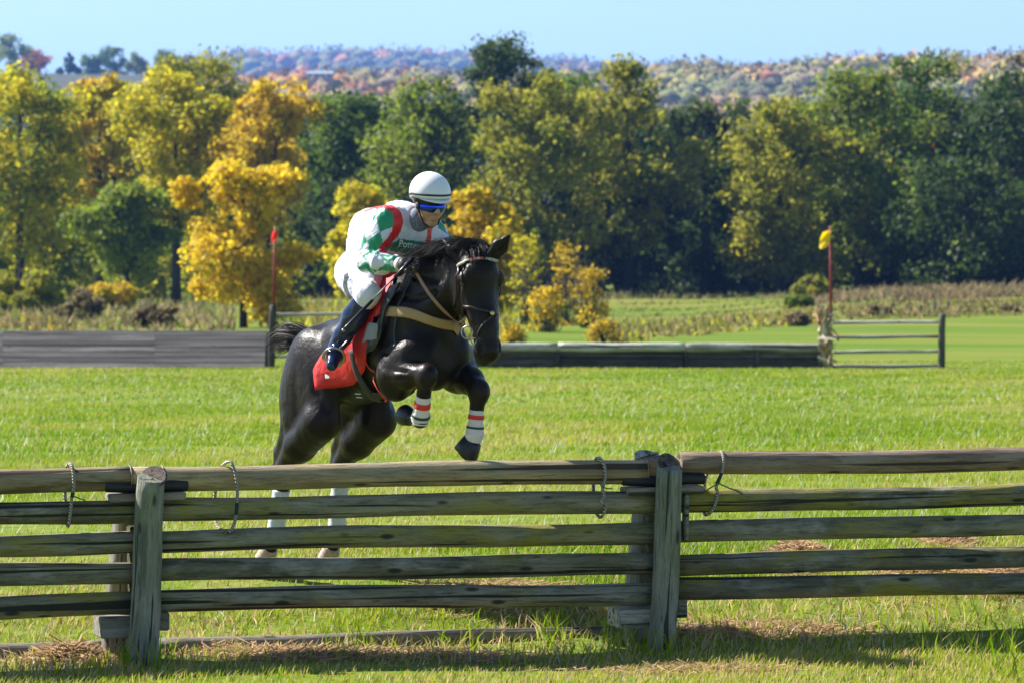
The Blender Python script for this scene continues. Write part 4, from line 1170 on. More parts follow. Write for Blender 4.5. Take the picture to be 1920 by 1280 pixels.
# the hill they stand on
V_ = []; pxs = np.linspace(-2600, 480, 40)
for Yr, dz in ((1300, -40), (1700, -12), (1880, 0), (2250, 0), (2500, -40)):
    for p in pxs:
        zc = at(p, np.interp(p, [-2600, 0, 130, 300, 400, 480], [146, 146, 146, 148, 165, 190]), 1950)[2]
        V_.append((at(p, 300, Yr)[0], Yr, zc + dz if Yr > 1500 else -30))
n = len(pxs)
tag(MB().add(V_, [(i * n + j, i * n + j + 1, (i + 1) * n + j + 1, (i + 1) * n + j) for i in range(4) for j in range(n - 1)]).build('hill', M_hill, None, True), kind='structure')
# pale farm buildings on the far slope
for i, (x0, x1, y0, y1, lab) in enumerate(((576, 624, 134, 146, 'long pale farm building on the wooded slope above the gold trees'), )):
    Y = 1900.0; s = F / Y
    A = at(x0, y1, Y); B = at(x1, y0, Y); w = B[0] - A[0]; h = B[2] - A[2]
    e = empty('farm_building', ((A[0] + B[0]) / 2, Y, A[2]), 0, lab, 'building')
    M_w = simple('pale_wall', (.30, .33, .37), .8, .05, 1); M_r = simple('pale_roof', (.26, .31, .38), .6, .05, 1)
    MB().box((0, 0, h * .3 - 4), w, 8, h * .6 + 8).build('wall', M_w, e)
    m = MB(); m.add([(-w / 2 - .3, -4.4, h * .6), (w / 2 + .3, -4.4, h * .6), (w / 2 + .3, 0, h), (-w / 2 - .3, 0, h), (-w / 2 - .3, 4.4, h * .6), (w / 2 + .3, 4.4, h * .6)], [(0, 1, 2, 3), (3, 2, 5, 4), (0, 3, 4), (1, 5, 2)]); m.build('roof', M_r, e)
    for k in range(4):
        MB().box((-w * .36 + k * w * .24, -4.03, h * .3), w * .07, .1, h * .25).build('window', M_fdark, e)
# ================================================================== horse
TH = math.radians(35)
HF = np.array([math.sin(TH), -math.cos(TH), 0]); HL = np.array([math.cos(TH), math.sin(TH), 0])
HO = at(555, 1072, 28.0)
HRZ = TH - math.pi / 2
HZ = HO[2]

def toloc(P):
    d = np.asarray(P) - HO
    return np.array([d @ HF, d @ HL, d[2]])

def hp(x, y, v):
    """horse-local point (forward, left, up) seen at pixel x, y on the plane v metres left of the spine"""
    r = ray(x, y)
    t = ((HO - CAMP) @ HL + v) / (r @ HL)
    return toloc(CAMP + r * t)

CAML = toloc(CAMP)
def hray(x, y):
    r = ray(x, y)
    return np.array([r @ HF, r @ HL, r[2]])

M_coat = NT('horse_coat')
_v = M_coat.coord()
_f = M_coat.noise(_v, 5.0, 5, 0.6)
_g = M_coat.noise(M_coat.coord((1, 1, 1)), 60.0, 3, 0.6)
M_coat.base(M_coat.ramp(_f, [(0.3, (0.008, 0.0060, 0.0050)), (0.7, (0.021, 0.0150, 0.0115))]))
M_coat.set(Roughness=0.43)
M_coat.link(M_coat.ramp(M_coat.noise(M_coat.coord(), 14, 4, .6), [(.3, (.30, .30, .30)), (.7, (.44, .44, .44))]), M_coat.b.inputs['Roughness'])
M_coat.b.inputs['Specular IOR Level'].default_value = 0.15
M_coat.b.inputs['Sheen Weight'].default_value = 0.0
M_coat.b.inputs['Sheen Roughness'].default_value = 0.4
_h = M_coat.node('Math', operation='ADD'); M_coat.link(_f, _h.inputs[0])
_m = M_coat.node('Math', operation='MULTIPLY', i_1=0.12); M_coat.link(_g, _m.inputs[0]); M_coat.link(_m.outputs[0], _h.inputs[1])
_k = M_coat.noise(M_coat.coord((1, 1, .25)), 230.0, 2, 0.5)
_l = M_coat.noise(M_coat.coord((1, 1, .6)), 13.0, 3, 0.5, .6)
_m2 = M_coat.node('Math', operation='MULTIPLY_ADD', i_1=0.10); M_coat.link(_k, _m2.inputs[0]); M_coat.link(_h.outputs[0], _m2.inputs[2])
_m3 = M_coat.node('Math', operation='MULTIPLY_ADD', i_1=0.55); M_coat.link(_l, _m3.inputs[0]); M_coat.link(_m2.outputs[0], _m3.inputs[2])
M_coat.bump(_m3.outputs[0], 0.42, 0.032)
M_coat = M_coat.m
M_hair = simple('horse_hair', (0.012, 0.0085, 0.007), 0.55, 0.5, 40, spec=0.3)
M_hoof = simple('hoof_horn', (0.012, 0.011, 0.011), 0.5, 0.4, 60)
M_hoofpale = simple('pale_hoof_horn', (0.42, 0.30, 0.24), 0.5, 0.3, 40)
M_white = simple('white_bandage', (0.62, 0.60, 0.54), 0.8, 0.08, 60, bump=0.25)
M_greyb = simple('grey_bandage', (0.55, 0.57, 0.62), 0.8, 0.08, 60, bump=0.25)
M_redst = simple('red_stripe', (0.62, 0.03, 0.02), 0.7, 0.1, 60)
M_grnst = simple('green_stripe', (0.01, 0.05, 0.035), 0.7, 0.1, 60)
M_eye = simple('horse_eye', (0.006, 0.004, 0.003), 0.05, 0.1, 20)

horse = empty('horse', HO, HRZ, 'black horse with white leg bandages taking off behind the timber fence', 'horse')
fl = Field((-0.35, -0.5, -0.03), (2.35, 0.5, 2.2), 0.0115)
V = lambda *a: np.array(a, float)
LAT = (0, 1, 0)
# trunk
fl.cone((0.50, 0, 1.30), (0.72, 0, 1.325), 0.240, 0.245, 0.05, flat=LAT, fac=0.93)
fl.cone((0.72, 0, 1.325), (0.98, 0, 1.405), 0.255, 0.285, 0.07, flat=LAT, fac=0.88)
fl.cone((0.98, 0, 1.405), (1.22, 0, 1.50), 0.285, 0.290, 0.07, flat=LAT, fac=0.85)
fl.cone((1.22, 0, 1.50), (1.42, 0, 1.51), 0.290, 0.245, 0.07, flat=LAT, fac=0.80)
fl.ell((1.13, 0, 1.73), (0.24, 0.075, 0.10), 0.10)         # withers
fl.ell((0.52, 0, 1.46), (0.22, 0.10, 0.085), 0.10)         # top of croup
for s in (-1, 1):
    # hindquarter
    fl.ell((0.44, s * 0.145, 1.25), (0.235, 0.140, 0.27), 0.05)
    fl.ell((0.345, s * 0.185, 1.07), (0.175, 0.105, 0.28), 0.045)
    fl.ell((0.56, s * 0.185, 1.11), (0.165, 0.095, 0.24), 0.05)
    fl.ell((0.62, s * 0.200, 0.985), (0.108, 0.080, 0.125), 0.045)    # stifle
    fl.ell((0.68, s * 0.13, 1.47), (0.07, 0.05, 0.05), 0.06)           # point of hip
    # shoulder and breast
    fl.ell((1.36, s * 0.155, 1.54), (0.17, 0.085, 0.25), 0.05, R=np.array([[.9, 0, .44], [0, 1, 0], [-.44, 0, .9]]))
    fl.ell((1.25, s * 0.175, 1.42), (0.12, 0.075, 0.15), 0.05)
    fl.ell((1.38, s * 0.180, 1.33), (0.13, 0.080, 0.13), 0.05)
    fl.ell((1.53, s * 0.105, 1.40), (0.13, 0.105, 0.155), 0.045)
fl.ell((1.50, 0, 1.31), (0.15, 0.12, 0.14), 0.06)
# neck
fl.cone((1.26, 0, 1.60), (1.50, 0, 1.76), 0.235, 0.195, 0.09, flat=LAT, fac=0.66)
fl.cone((1.50, 0, 1.76), (1.80, 0.0, 1.875), 0.195, 0.128, 0.08, flat=LAT, fac=0.62)
fl.cone((1.50, -0.06, 1.60), (1.76, -0.05, 1.78), 0.11, 0.07, 0.07)
fl.cone((1.50, 0.06, 1.60), (1.76, 0.05, 1.78), 0.11, 0.07, 0.07)
# head, turned a little to its right
YA = math.radians(-13)
hx = V(math.cos(YA), math.sin(YA), 0); hy = V(-math.sin(YA), math.cos(YA), 0)
H0 = V(1.955, 0.0, 0)
def hd(a, b, w):
    """head frame: a forward, b left, w absolute height"""
    return H0 + hx * a + hy * b + V(0, 0, w)
fl.cone(hd(-0.03, 0, 1.945), hd(0.02, 0, 1.86), 0.088, 0.115, 0.05, flat=hy, fac=1.06)
fl.cone(hd(0.005, 0, 1.83), hd(0.095, 0.012, 1.56), 0.122, 0.080, 0.05, flat=hy, fac=0.90)
fl.cone(hd(0.085, 0.012, 1.60), hd(0.125, 0.018, 1.44), 0.077, 0.069, 0.04, flat=hy, fac=0.95)
fl.ell(hd(0.115, 0.018, 1.415), (0.078, 0.071, 0.062), 0.04)
fl.ell(hd(0.085, 0.016, 1.372), (0.05, 0.048, 0.036), 0.03)
for s in (-1, 1):
    fl.ell(hd(-0.075, s * 0.064, 1.745), (0.105, 0.044, 0.125), 0.04)          # jowl
    fl.ell(hd(0.055, s * 0.104, 1.835), (0.042, 0.026, 0.032), 0.025)            # brow
    fl.cone(hd(0.06, s * 0.092, 1.775), hd(0.10, s * 0.066, 1.60), 0.020, 0.014, 0.03)  # facial crest
    fl.ell(hd(0.142, 0.018 + s * 0.052, 1.445), (0.030, 0.024, 0.040), 0.02)
    fl.ell(hd(0.165, 0.018 + s * 0.060, 1.440), (0.020, 0.016, 0.028), 0.012, op='s')   # nostril
    fl.ell(hd(0.060, s * 0.122, 1.803), (0.026, 0.014, 0.018), 0.012, op='s')   # eye socket
    fl.ell(hd(0.035, s * 0.100, 1.885), (0.026, 0.02, 0.03), 0.03, op='s')      # hollow above the eye
fl.cone(hd(-0.06, 0, 1.70), hd(0.06, 0.012, 1.42), 0.075, 0.045, 0.04, flat=hy, fac=0.7)
fl.cone(hd(0.155, -0.035, 1.392), hd(0.155, 0.07, 1.392), 0.006, 0.006, 0.012, op='s')   # mouth line
# ears
eR = (hp(870, 486, -0.06), hp(852, 468, -0.085), hp(829, 449, -0.11))
eL = (hp(925, 480, 0.055), hp(938, 462, 0.075), hp(957, 440, 0.10))
for e in (eR, eL):
    fl.path(e, (0.044, 0.048, 0.008), 0.02, flat=hx, fac=0.55)
    n = np.cross(e[2] - e[0], hy); n /= np.linalg.norm(n)
    n = n if n @ (CAML - e[0]) > 0 else -n
    fl.cone(e[1] * .7 + e[0] * .3 + n * .025, e[1] * .25 + e[2] * .75 + n * 0.02, 0.016, 0.004, 0.012, op='s')
# forelegs
def leg(pts, rad, k=0.03):
    fl.path(pts, rad, k)
kR = hp(800, 700, -0.20); fR = hp(788, 787, -0.17); pR = hp(771, 783, -0.17)
leg([V(1.52, -0.17, 1.37), V(1.42, -0.205, 1.27)], (0.115, 0.115), 0.06)
leg([V(1.42, -0.205, 1.25), V(1.56, -0.215, 1.27), kR], (0.104, 0.080, 0.054), 0.03)
fl.ell(V(1.42, -0.205, 1.19), (0.09, 0.075, 0.08), 0.05)
fl.ell(kR + V(0.01, 0, -0.01), (0.062, 0.055, 0.072), 0.03)
leg([kR + V(0, 0, -0.03), kR * .55 + fR * .45, fR], (0.050, 0.036, 0.040), 0.03)
fl.ell(fR, (0.046, 0.044, 0.044), 0.02)
leg([fR, pR], (0.040, 0.040), 0.02)
kL = hp(897, 730, 0.15); fL = hp(890, 812, 0.14); pL = hp(886, 826, 0.135)
leg([V(1.47, 0.17, 1.36), V(1.50, 0.19, 1.26)], (0.12, 0.11), 0.06)
leg([V(1.48, 0.185, 1.26), V(1.64, 0.17, 1.23), kL], (0.105, 0.080, 0.056), 0.03)
fl.ell(kL + V(0.01, 0, -0.01), (0.064, 0.058, 0.075), 0.03)
leg([kL + V(0, 0, -0.03), kL * .55 + fL * .45, fL], (0.052, 0.036, 0.040), 0.03)
fl.ell(fL, (0.046, 0.044, 0.046), 0.02)
leg([fL, pL], (0.040, 0.042), 0.02)
# hind legs
HIND = {}
for s, hk, fx, hoofp in ((-1, (532, 888), (515, 1008), (496, 1050)), (1, (640, 880), (630, 1004), (614, 1050))):
    v = s * 0.20
    hock = hp(*hk, v); fet = hp(*fx, v); cor = hp(*hoofp, v)
    st = V(0.60, s * 0.205, 0.95)
    leg([st, st * .45 + hock * .55 + V(0.0, 0, 0.03), hock + V(0.01, 0, 0.05)], (0.118, 0.094, 0.052), 0.04)
    leg([V(0.32, s * 0.195, 0.95), hock + V(-0.03, 0, 0.12)], (0.085, 0.042), 0.04)
    pt = hock + V(-0.065, 0, 0.045)
    leg([hock + V(-0.05, 0, 0.15), pt], (0.030, 0.028), 0.03)
    fl.ell(hock, (0.062, 0.046, 0.075), 0.03)
    leg([pt, hock + V(-0.03, 0, -0.06)], (0.028, 0.034), 0.03)
    leg([hock + V(0, 0, -0.04), hock * .5 + fet * .5, fet], (0.046, 0.036, 0.040), 0.03)
    fl.ell(fet, (0.048, 0.044, 0.046), 0.02)
    leg([fet, cor], (0.040, 0.042), 0.02)
    HIND[s] = (hock, fet, cor)
# muscle grooves
for s in (-1, 1):
    fl.path([V(0.27, s * .300, 1.28), V(0.235, s * .315, 1.08), V(0.28, s * .29, 0.9)], (0.004, 0.008, 0.004), 0.05, 's')
    fl.path([V(0.45, s * .318, 1.26), V(0.455, s * .318, 1.08), V(0.44, s * .305, 0.92)], (0.006, 0.010, 0.005), 0.05, 's')
    fl.path([V(0.62, s * .30, 1.26), V(0.66, s * .28, 1.14), V(0.72, s * .25, 1.05)], (0.008, 0.012, 0.008), 0.05, 's')
    fl.path([V(1.19, s * .262, 1.68), V(1.22, s * .278, 1.52), V(1.16, s * .275, 1.36), V(1.22, s * .27, 1.24)], (0.012, 0.016, 0.016, 0.012), 0.03, 's')
    fl.path([V(1.30, s * .262, 1.70), V(1.37, s * .262, 1.55), V(1.40, s * .272, 1.42)], (0.010, 0.012, 0.008), 0.025, 's')
    fl.path([V(1.47, s * .235, 1.62), V(1.505, s * .235, 1.5), V(1.44, s * .265, 1.40), V(1.36, s * .275, 1.40)], (0.012, 0.016, 0.014, 0.008), 0.03, 's')
    fl.path([V(1.45, s * .320, 1.31), V(1.55, s * .302, 1.30), V(1.64, s * .272, 1.29)], (0.006, 0.009, 0.005), 0.018, 's')
    fl.path([V(1.47, s * .320, 1.245), V(1.57, s * .298, 1.245), V(1.66, s * .268, 1.255)], (0.006, 0.008, 0.005), 0.018, 's')
    fl.path([V(1.42, s * .16, 1.86), V(1.60, s * .135, 1.84), V(1.74, s * .10, 1.82)], (0.012, 0.014, 0.010), 0.04, 's')
    fl.path([V(1.44, s * .185, 1.70), V(1.58, s * .155, 1.72), V(1.72, s * .115, 1.75)], (0.010, 0.014, 0.010), 0.03, 's')
    for a, b in ((V(1.33, s * .262, 1.62), V(1.30, s * .27, 1.44)),):
        fl.cone(a - V(0, s * .012, 0), b - V(0, s * .012, 0), 0.016, 0.012, 0.03)
hV, hQ = fl.mesh()
body = mesh_np('body', hV, hQ, M_coat, horse)
hbvh = BVHTree.FromPolygons([Vector(p) for p in hV], hQ.tolist())

def hcast(x, y, off=0.0):
    """first point of the horse under photo pixel x, y (horse-local) and its normal"""
    r = Vector(hray(x, y)).normalized()
    loc, n, i, d = hbvh.ray_cast(Vector(CAML), r)
    if loc is None: return None
    if n.dot(r) > 0: n = -n
    return np.array(loc) + np.array(n) * off, np.array(n)
def hnear(p, off=0.0):
    loc, n, i, d = hbvh.find_nearest(Vector(p))
    n = np.array(n)
    return np.array(loc) + n * off, n

# eyes
for s_ in (-1, 1):
    c = hd(0.060, s_ * 0.108, 1.803)
    bm = bmesh.new(); bmesh.ops.create_uvsphere(bm, u_segments=16, v_segments=10, radius=0.019)
    m = MB(); bm.verts.index_update()
    m.add(np.array([q.co[:] for q in bm.verts]) + c, [tuple(x.index for x in q.verts) for q in bm.faces]); bm.free()
    m.build('eye', M_eye, horse, True)

# hooves: truncated cones from coronet to ground surface
def hoof(top, d, front, r=0.062, h=0.085, mat=None):
    d = np.asarray(d, float); d /= np.linalg.norm(d)
    fr = np.asarray(front, float); fr = fr - d * (fr @ d); fr /= np.linalg.norm(fr)
    m = MB()
    m.loft([top - d * 0.012, top, top + d * h * .5 + fr * .012, top + d * h * .95 + fr * .026, top + d * h + fr * .026],
           [(r * .62, r * .62), (r * .80, r * .78), (r * .93, r * .90), (r * 1.06, r), (r * .98, r * .92)], 20, up=fr)
    o = m.build('hoof', mat or M_hoof, horse, True)
    return o
cor = pR; hoof(cor + V(-0.005, 0, 0.0), V(-0.82, 0.1, 0.45), V(-.1, 0, -1), 0.060, 0.08)
hoof(pL + V(0, 0, 0.0), V(-0.55, -.25, -0.55), V(0.7, 0.1, -0.7), 0.074, 0.085)
for s_ in (-1, 1):
    hk_, ft_, co_ = HIND[s_]
    d = V(-0.22, 0, -1.0); hoof(co_ + V(0, 0, 0.015), V(0.10, 0, -1), V(1, 0, 0), 0.064, co_[2] + 0.012, M_hoofpale)

# leg wraps
def wrap(name, label, pts, rad, mat, stripes=(), group='bandages on the horse legs'):
    """bandage is a thing worn by the horse"""
    P = np.asarray(pts, float); R = np.asarray(rad, float)
    t = np.linspace(0, 1, 22); u = np.linspace(0, 1, len(P))
    Pi = np.stack([np.interp(t, u, P[:, i]) for i in range(3)], 1); Ri = np.interp(t, u, R)
    root = empty(name, HO, HRZ, label, 'bandage', group)
    Rw = Ri * (1 + 0.03 * np.sin(t * 40))
    MB().loft(Pi, Rw, 20).build('wrap', mat, root, True)
    for a, b, m in stripes:
        tt = np.linspace(a, b, 5)
        Ps = np.stack([np.interp(tt, t, Pi[:, i]) for i in range(3)], 1)
        MB().loft(Ps, np.interp(tt, t, Ri) + 0.004, 20).build('stripe', m, root, True)
    return root
lerp = lambda a, b, t: a * (1 - t) + b * t
wrap('leg_bandage', 'white bandage with red and green stripes on the folded near foreleg', [lerp(kR, fR, .48), lerp(kR, fR, .75), lerp(kR, fR, 1.0) + V(0, 0, .012), fR + V(-.004, 0, -.028)],
     (0.043, 0.045, 0.056, 0.044), M_white, ((.16, .30, M_redst), (.52, .60, M_grnst)))
wrap('leg_bandage', 'white bandage with red and green stripes on the hanging foreleg over the rail', [lerp(kL, fL, .46), lerp(kL, fL, .78), fL, lerp(fL, pL, .9)],
     (0.043, 0.044, 0.056, 0.052), M_white, ((.12, .22, M_redst), (.42, .49, M_grnst)))
for s_, lab in ((-1, 'grey white bandage on the outer hind leg seen through the rails at left'), (1, 'grey white bandage on the inner hind leg seen through the rails at right')):
    hk_, ft_, co_ = HIND[s_]
    wrap('leg_bandage', lab, [lerp(hk_, ft_, .24), lerp(hk_, ft_, .6), lerp(hk_, ft_, .95)], (0.052, 0.052, 0.055), M_greyb)
    wrap('overreach_boot', ('pale overreach boot on the outer hind hoof', 'pale overreach boot on the inner hind hoof')[s_ > 0], [lerp(ft_, co_, .45), lerp(ft_, co_, .9), co_ + V(.0, 0, -.02)], (0.05, 0.064, 0.07), M_hoofpale, group='boots on the hind hooves')

# hair: mane, forelock and tail as strands
def strands(name, mat, gen, n, seed, wid):
    rng = np.random.RandomState(seed)
    Vs, Qs = [], []
    base = 0
    for i in range(n):
        P = gen(rng)
        m = len(P)
        T = np.gradient(P, axis=0); T /= np.linalg.norm(T, axis=1)[:, None] + 1e-9
        sd_ = rng.randn(3); side = np.cross(T, sd_); side /= np.linalg.norm(side, axis=1)[:, None] + 1e-9
        w = wid * (0.6 + 0.8 * rng.rand()) * np.linspace(1, 0.15, m)[:, None]
        Vs += [P + side * w, P - side * w]
        for k in range(m - 1):
            Qs.append((base + k, base + k + 1, base + m + k + 1, base + m + k))
        base += 2 * m
    return mesh_np(name, np.concatenate(Vs), np.array(Qs), mat, horse, True)

crest = [V(1.16, 0, 1.82), V(1.36, 0, 1.915), V(1.56, 0, 1.965), V(1.72, 0, 1.985), V(1.86, 0, 2.01), V(1.97, 0, 2.02)]
crA = np.array(crest)
def gen_mane(rng):
    t = 0.36 + 0.64 * rng.rand()
    p = np.array([np.interp(t, np.linspace(0, 1, len(crA)), crA[:, i]) for i in range(3)])
    p[2] -= 0.015
    p += V(rng.randn() * .012, rng.randn() * .02, rng.randn() * .01)
    L = (0.13 + 0.12 * rng.rand()) * (0.55 + 0.6 * math.sin(math.pi * min(1, (t - .1) * 1.05)))
    clump = math.sin(t * 41 + 1.0) * .5 + math.sin(t * 23) * .5
    side = -1 if rng.rand() < 0.5 else 1
    d = V(-0.30 * t + clump * .30 + rng.randn() * .20, side * (0.15 + .35 * rng.rand()), 1.25 + rng.randn() * .2)
    d /= np.linalg.norm(d)
    k = np.linspace(0, 1, 6)[:, None]
    curl = V(-0.25 * t + .25 * clump, side * .45, -0.95)
    return p + d * L * k + curl * L * .95 * k ** 2 + rng.randn(3) * .006 * k
mane = strands('mane', M_hair, gen_mane, 5200, 5, 0.0017)
def gen_fore(rng):
    p = hd(0.0 + rng.randn() * .02, rng.randn() * .028, 2.0 + rng.randn() * .012)
    side = rng.randn()
    k = np.linspace(0, 1, 6)[:, None]
    L = 0.07 + 0.08 * rng.rand()
    return p + (hx * .9 + hy * side * .35 + V(0, 0, .5)) * L * k * .8 + V(0, 0, -1) * L * 1.0 * k ** 2
strands('forelock', M_hair, gen_fore, 500, 6, 0.0018)
tl = [hp(592, 648, 0), hp(585, 628, 0), hp(560, 612, -.02), hp(535, 612, -.03), hp(516, 628, -.03), hp(508, 646, -.03)]
tlA = np.array(tl)
tlB = np.array([hp(590, 665, 0), hp(572, 660, 0), hp(555, 655, -.02), hp(545, 650, -.03), hp(530, 655, -.03), hp(520, 665, -.02)])
def gen_tail(rng):
    a = rng.rand()
    A = tlA * (1 - a) + tlB * a
    t = np.linspace(0, 0.55 + 0.5 * rng.rand(), 9)
    P = np.stack([np.interp(np.clip(t, 0, 1), np.linspace(0, 1, len(A)), A[:, i]) for i in range(3)], 1)
    P[:, 1] += rng.randn() * 0.03 * np.minimum(1, t * 2)
    P += rng.randn(3) * 0.015 * t[:, None] + V(0, 0, rng.randn() * .01)
    return P
tail = strands('tail', M_hair, gen_tail, 2200, 8, 0.0019)
# ================================================================== rider
M_skin = simple('skin', (0.50, 0.26, 0.18), 0.5, 0.12, 30)
M_breech = NT('white_breeches')
_f = M_breech.noise(M_breech.coord((1, 1, 0.5)), 22, 4, 0.6, 0.6)
M_breech.base((0.62, 0.62, 0.68, 1)); M_breech.set(Roughness=0.75); M_breech.bump(_f, 0.35, 0.02)
M_breech = M_breech.m
M_silk = NT('race_silks')
_a = M_silk.node('Attribute', attribute_name='col')
M_silk.base(_a.outputs['Color']); M_silk.set(Roughness=0.42)
M_silk.b.inputs['Sheen Weight'].default_value = 0.15
M_silk.bump(M_silk.noise(M_silk.coord(), 15, 3, 0.5, 0.8), 0.35, 0.03)
M_silk = M_silk.m
M_boot = simple('navy_patent_boot', (0.008, 0.016, 0.055), 0.14, 0.2, 12)
M_glove = simple('black_glove', (0.012, 0.013, 0.016), 0.45, 0.3, 40, bump=0.3)
M_cuff = simple('grey_cuff', (0.50, 0.46, 0.40), 0.6, 0.2, 60)
M_helmet = simple('white_helmet_cover', (0.70, 0.70, 0.73), 0.35, 0.03, 8)
M_black = simple('black_leather', (0.008, 0.008, 0.009), 0.38, 0.3, 50)
M_lens = NT('blue_mirror_lens'); M_lens.base((0.02, 0.06, 0.60, 1)); M_lens.set(Roughness=0.08, Metallic=0.85); M_lens = M_lens.m
M_letter = simple('white_print', (0.75, 0.78, 0.76), 0.6, 0.03, 10)
M_letter2 = simple('pale_green_print', (0.30, 0.48, 0.40), 0.6, 0.03, 10)
M_ink = simple('grey_print', (0.22, 0.24, 0.33), 0.6, 0.05, 10)

rider = empty('person', HO, HRZ, 'jockey in white and green silks, white helmet and goggles crouched over the black horse', 'person')
# joints (horse-local)
sR = hp(724, 414, -0.185); eR_ = hp(690, 490, -0.29); wR = hp(750, 496, -0.23); gR = hp(778, 493, -0.19)
sL = hp(808, 432, 0.165); eL_ = hp(868, 508, 0.29); wL = hp(826, 508, 0.11); gL = hp(806, 502, 0.06)
pel = V(0.85, 0, 1.87)
chest = (sR + sL) / 2 + V(-0.05, 0, -0.05)
neck0 = (sR + sL) / 2 + V(0.03, 0, 0.03)
skull = hp(806, 373, -0.01)
kneeR = hp(691, 551, -0.29); ankR = hp(632, 648, -0.36)
hipR = pel + V(0.0, -0.10, -0.02)
kneeL = kneeR * V(1, -1, 1); ankL = ankR * V(1, -1, 1); hipL = hipR * V(1, -1, 1)
toedR = V(0.60, -0.60, -0.62); toedR /= np.linalg.norm(toedR); toedL = toedR * V(1, -1, 1)
# head frame
yw = math.radians(-6); pt_ = math.radians(14)
rx = V(math.cos(yw) * math.cos(pt_), math.sin(yw) * math.cos(pt_), -math.sin(pt_))
ry = V(-math.sin(yw), math.cos(yw), 0); rz_ = np.cross(rx, ry)
RH = np.stack([rx, ry, rz_], 1)
def rh(a, b, c): return skull + rx * a + ry * b + rz_ * c

def limbs(f, grow, arms=True, legs=True, torso=True, head=True, hands=True, k=0.04):
    g = grow
    if torso:
        f.cone(pel, pel * .5 + chest * .5 + V(0, 0, .03), 0.130 + g, 0.118 + g, 0.07, flat=LAT, fac=1.18)
        f.cone(pel * .5 + chest * .5 + V(0, 0, .03), chest, 0.118 + g, 0.122 + g, 0.07, flat=LAT, fac=1.28)
        f.cone(sR + V(0, .05, -.01), sL + V(0, -.05, -.01), 0.085 + g, 0.085 + g, 0.08)
        f.ell(pel + V(-0.05, 0, -0.01), (0.125 + g, 0.160 + g, 0.135 + g), 0.07)
    if arms:
        for a, b, c in ((sR, eR_, wR), (sL, eL_, wL)):
            f.path([a, lerp(a, b, .5), b], (0.066 + g, 0.058 + g, 0.047 + g), k)
            f.path([b, lerp(b, c, .35), c], (0.047 + g, 0.048 + g, 0.032 + g), k)
    if legs:
        for a, b, c in ((hipR, kneeR, ankR), (hipL, kneeL, ankL)):
            f.path([a, lerp(a, b, .5) + V(0, 0, .0), b], (0.108 + g, 0.088 + g, 0.056 + g), 0.05)
            f.path([b, lerp(b, c, .35), c], (0.056 + g, 0.055 + g, 0.040 + g), k)
    if head:
        f.cone(neck0 + V(-.01, 0, -.02), rh(-0.03, 0, -0.10), 0.062 + g, 0.056 + g, 0.04)
        f.ell(rh(-0.005, 0, 0.02), (0.098, 0.077, 0.098), 0.02, RH)
        f.ell(rh(0.030, 0, -0.062), (0.062, 0.060, 0.082), 0.03, RH)
        f.ell(rh(0.062, 0, -0.134), (0.024, 0.028, 0.022), 0.03, RH)                    # chin
        f.cone(rh(0.060, -.035, -.055), rh(0.060, .035, -.055), 0.030, 0.030, 0.03)       # cheekbones
        f.cone(rh(0.088, 0, -0.012), rh(0.112, 0, -0.052), 0.010, 0.015, 0.018)          # nose
        f.cone(rh(0.094, -.012, -.056), rh(0.094, .012, -.056), 0.010, 0.010, 0.012)
        f.cone(rh(0.088, -.018, -.090), rh(0.088, .018, -.090), 0.009, 0.009, 0.012)      # lips
        f.cone(rh(0.085, -.016, -.102), rh(0.085, .016, -.102), 0.009, 0.009, 0.012)
        f.cone(rh(0.100, -.022, -.096), rh(0.100, .022, -.096), 0.004, 0.004, 0.005, op='s')
        f.cone(rh(0.080, -.045, .005), rh(0.080, .045, .005), 0.018, 0.018, 0.03)         # brow
        for s in (-1, 1):
            f.ell(rh(0.098, s * .032, -.016), (0.016, 0.018, 0.012), 0.012, RH, op='s')
            f.ell(rh(-0.005, s * 0.078, -0.03), (0.026, 0.010, 0.034), 0.01, RH)          # ears
    if hands:
        for w_, h_, s in ((wR, gR, -1), (wL, gL, 1)):
            d = h_ - w_; d /= np.linalg.norm(d)
            n = V(0, 0, 1) - d * d[2]; n /= np.linalg.norm(n)       # back of the hand faces up and out
            n = n * .75 + V(0, s, 0) * .5; n -= d * (n @ d); n /= np.linalg.norm(n)
            t = np.cross(d, n) * -s                                   # thumb side points inward
            f.cone(w_, w_ + d * .03, 0.030 + g * .5, 0.032 + g * .4, 0.02)
            f.cone(w_ + d * .035 - t * .026, w_ + d * .035 + t * .024, 0.021 + g * .2, 0.022 + g * .2, 0.025)
            f.cone(w_ + d * .075 - t * .032, w_ + d * .078 + t * .030, 0.016 + g * .2, 0.017 + g * .2, 0.025)
            for j, (o, L) in enumerate(((-.033, .78), (-.012, .95), (.010, 1.0), (.031, .92))):
                a = w_ + d * .088 + t * o + n * .004
                b = a + (d * .030 - n * .022) * L
                c = b + (-d * .004 - n * .026) * L
                e = c + (-d * .026 - n * .002) * L
                f.path([a, b, c, e], (0.0105 + g * .1, 0.0100 + g * .1, 0.0092 + g * .1, 0.0085 + g * .1), 0.006)
            a = w_ + d * .030 + t * .036 - n * .008
            b = a + d * .036 + t * .014 - n * .012
            c = b + d * .026 - t * .012 - n * .016
            f.path([a, b, c], (0.0135 + g * .1, 0.0115 + g * .1, 0.0095 + g * .1), 0.01)

# the figure itself
fb = Field((0.55, -0.47, 1.15), (1.72, 0.47, 2.50), 0.0078)
limbs(fb, 0.0)
for an, td in ((ankR, toedR), (ankL, toedL)):
    fb.cone(an + V(-.02, 0, -.02), an + td * .17, 0.038, 0.026, 0.03)
bV, bQ = fb.mesh()
mesh_np('body', bV, bQ, M_skin, rider)

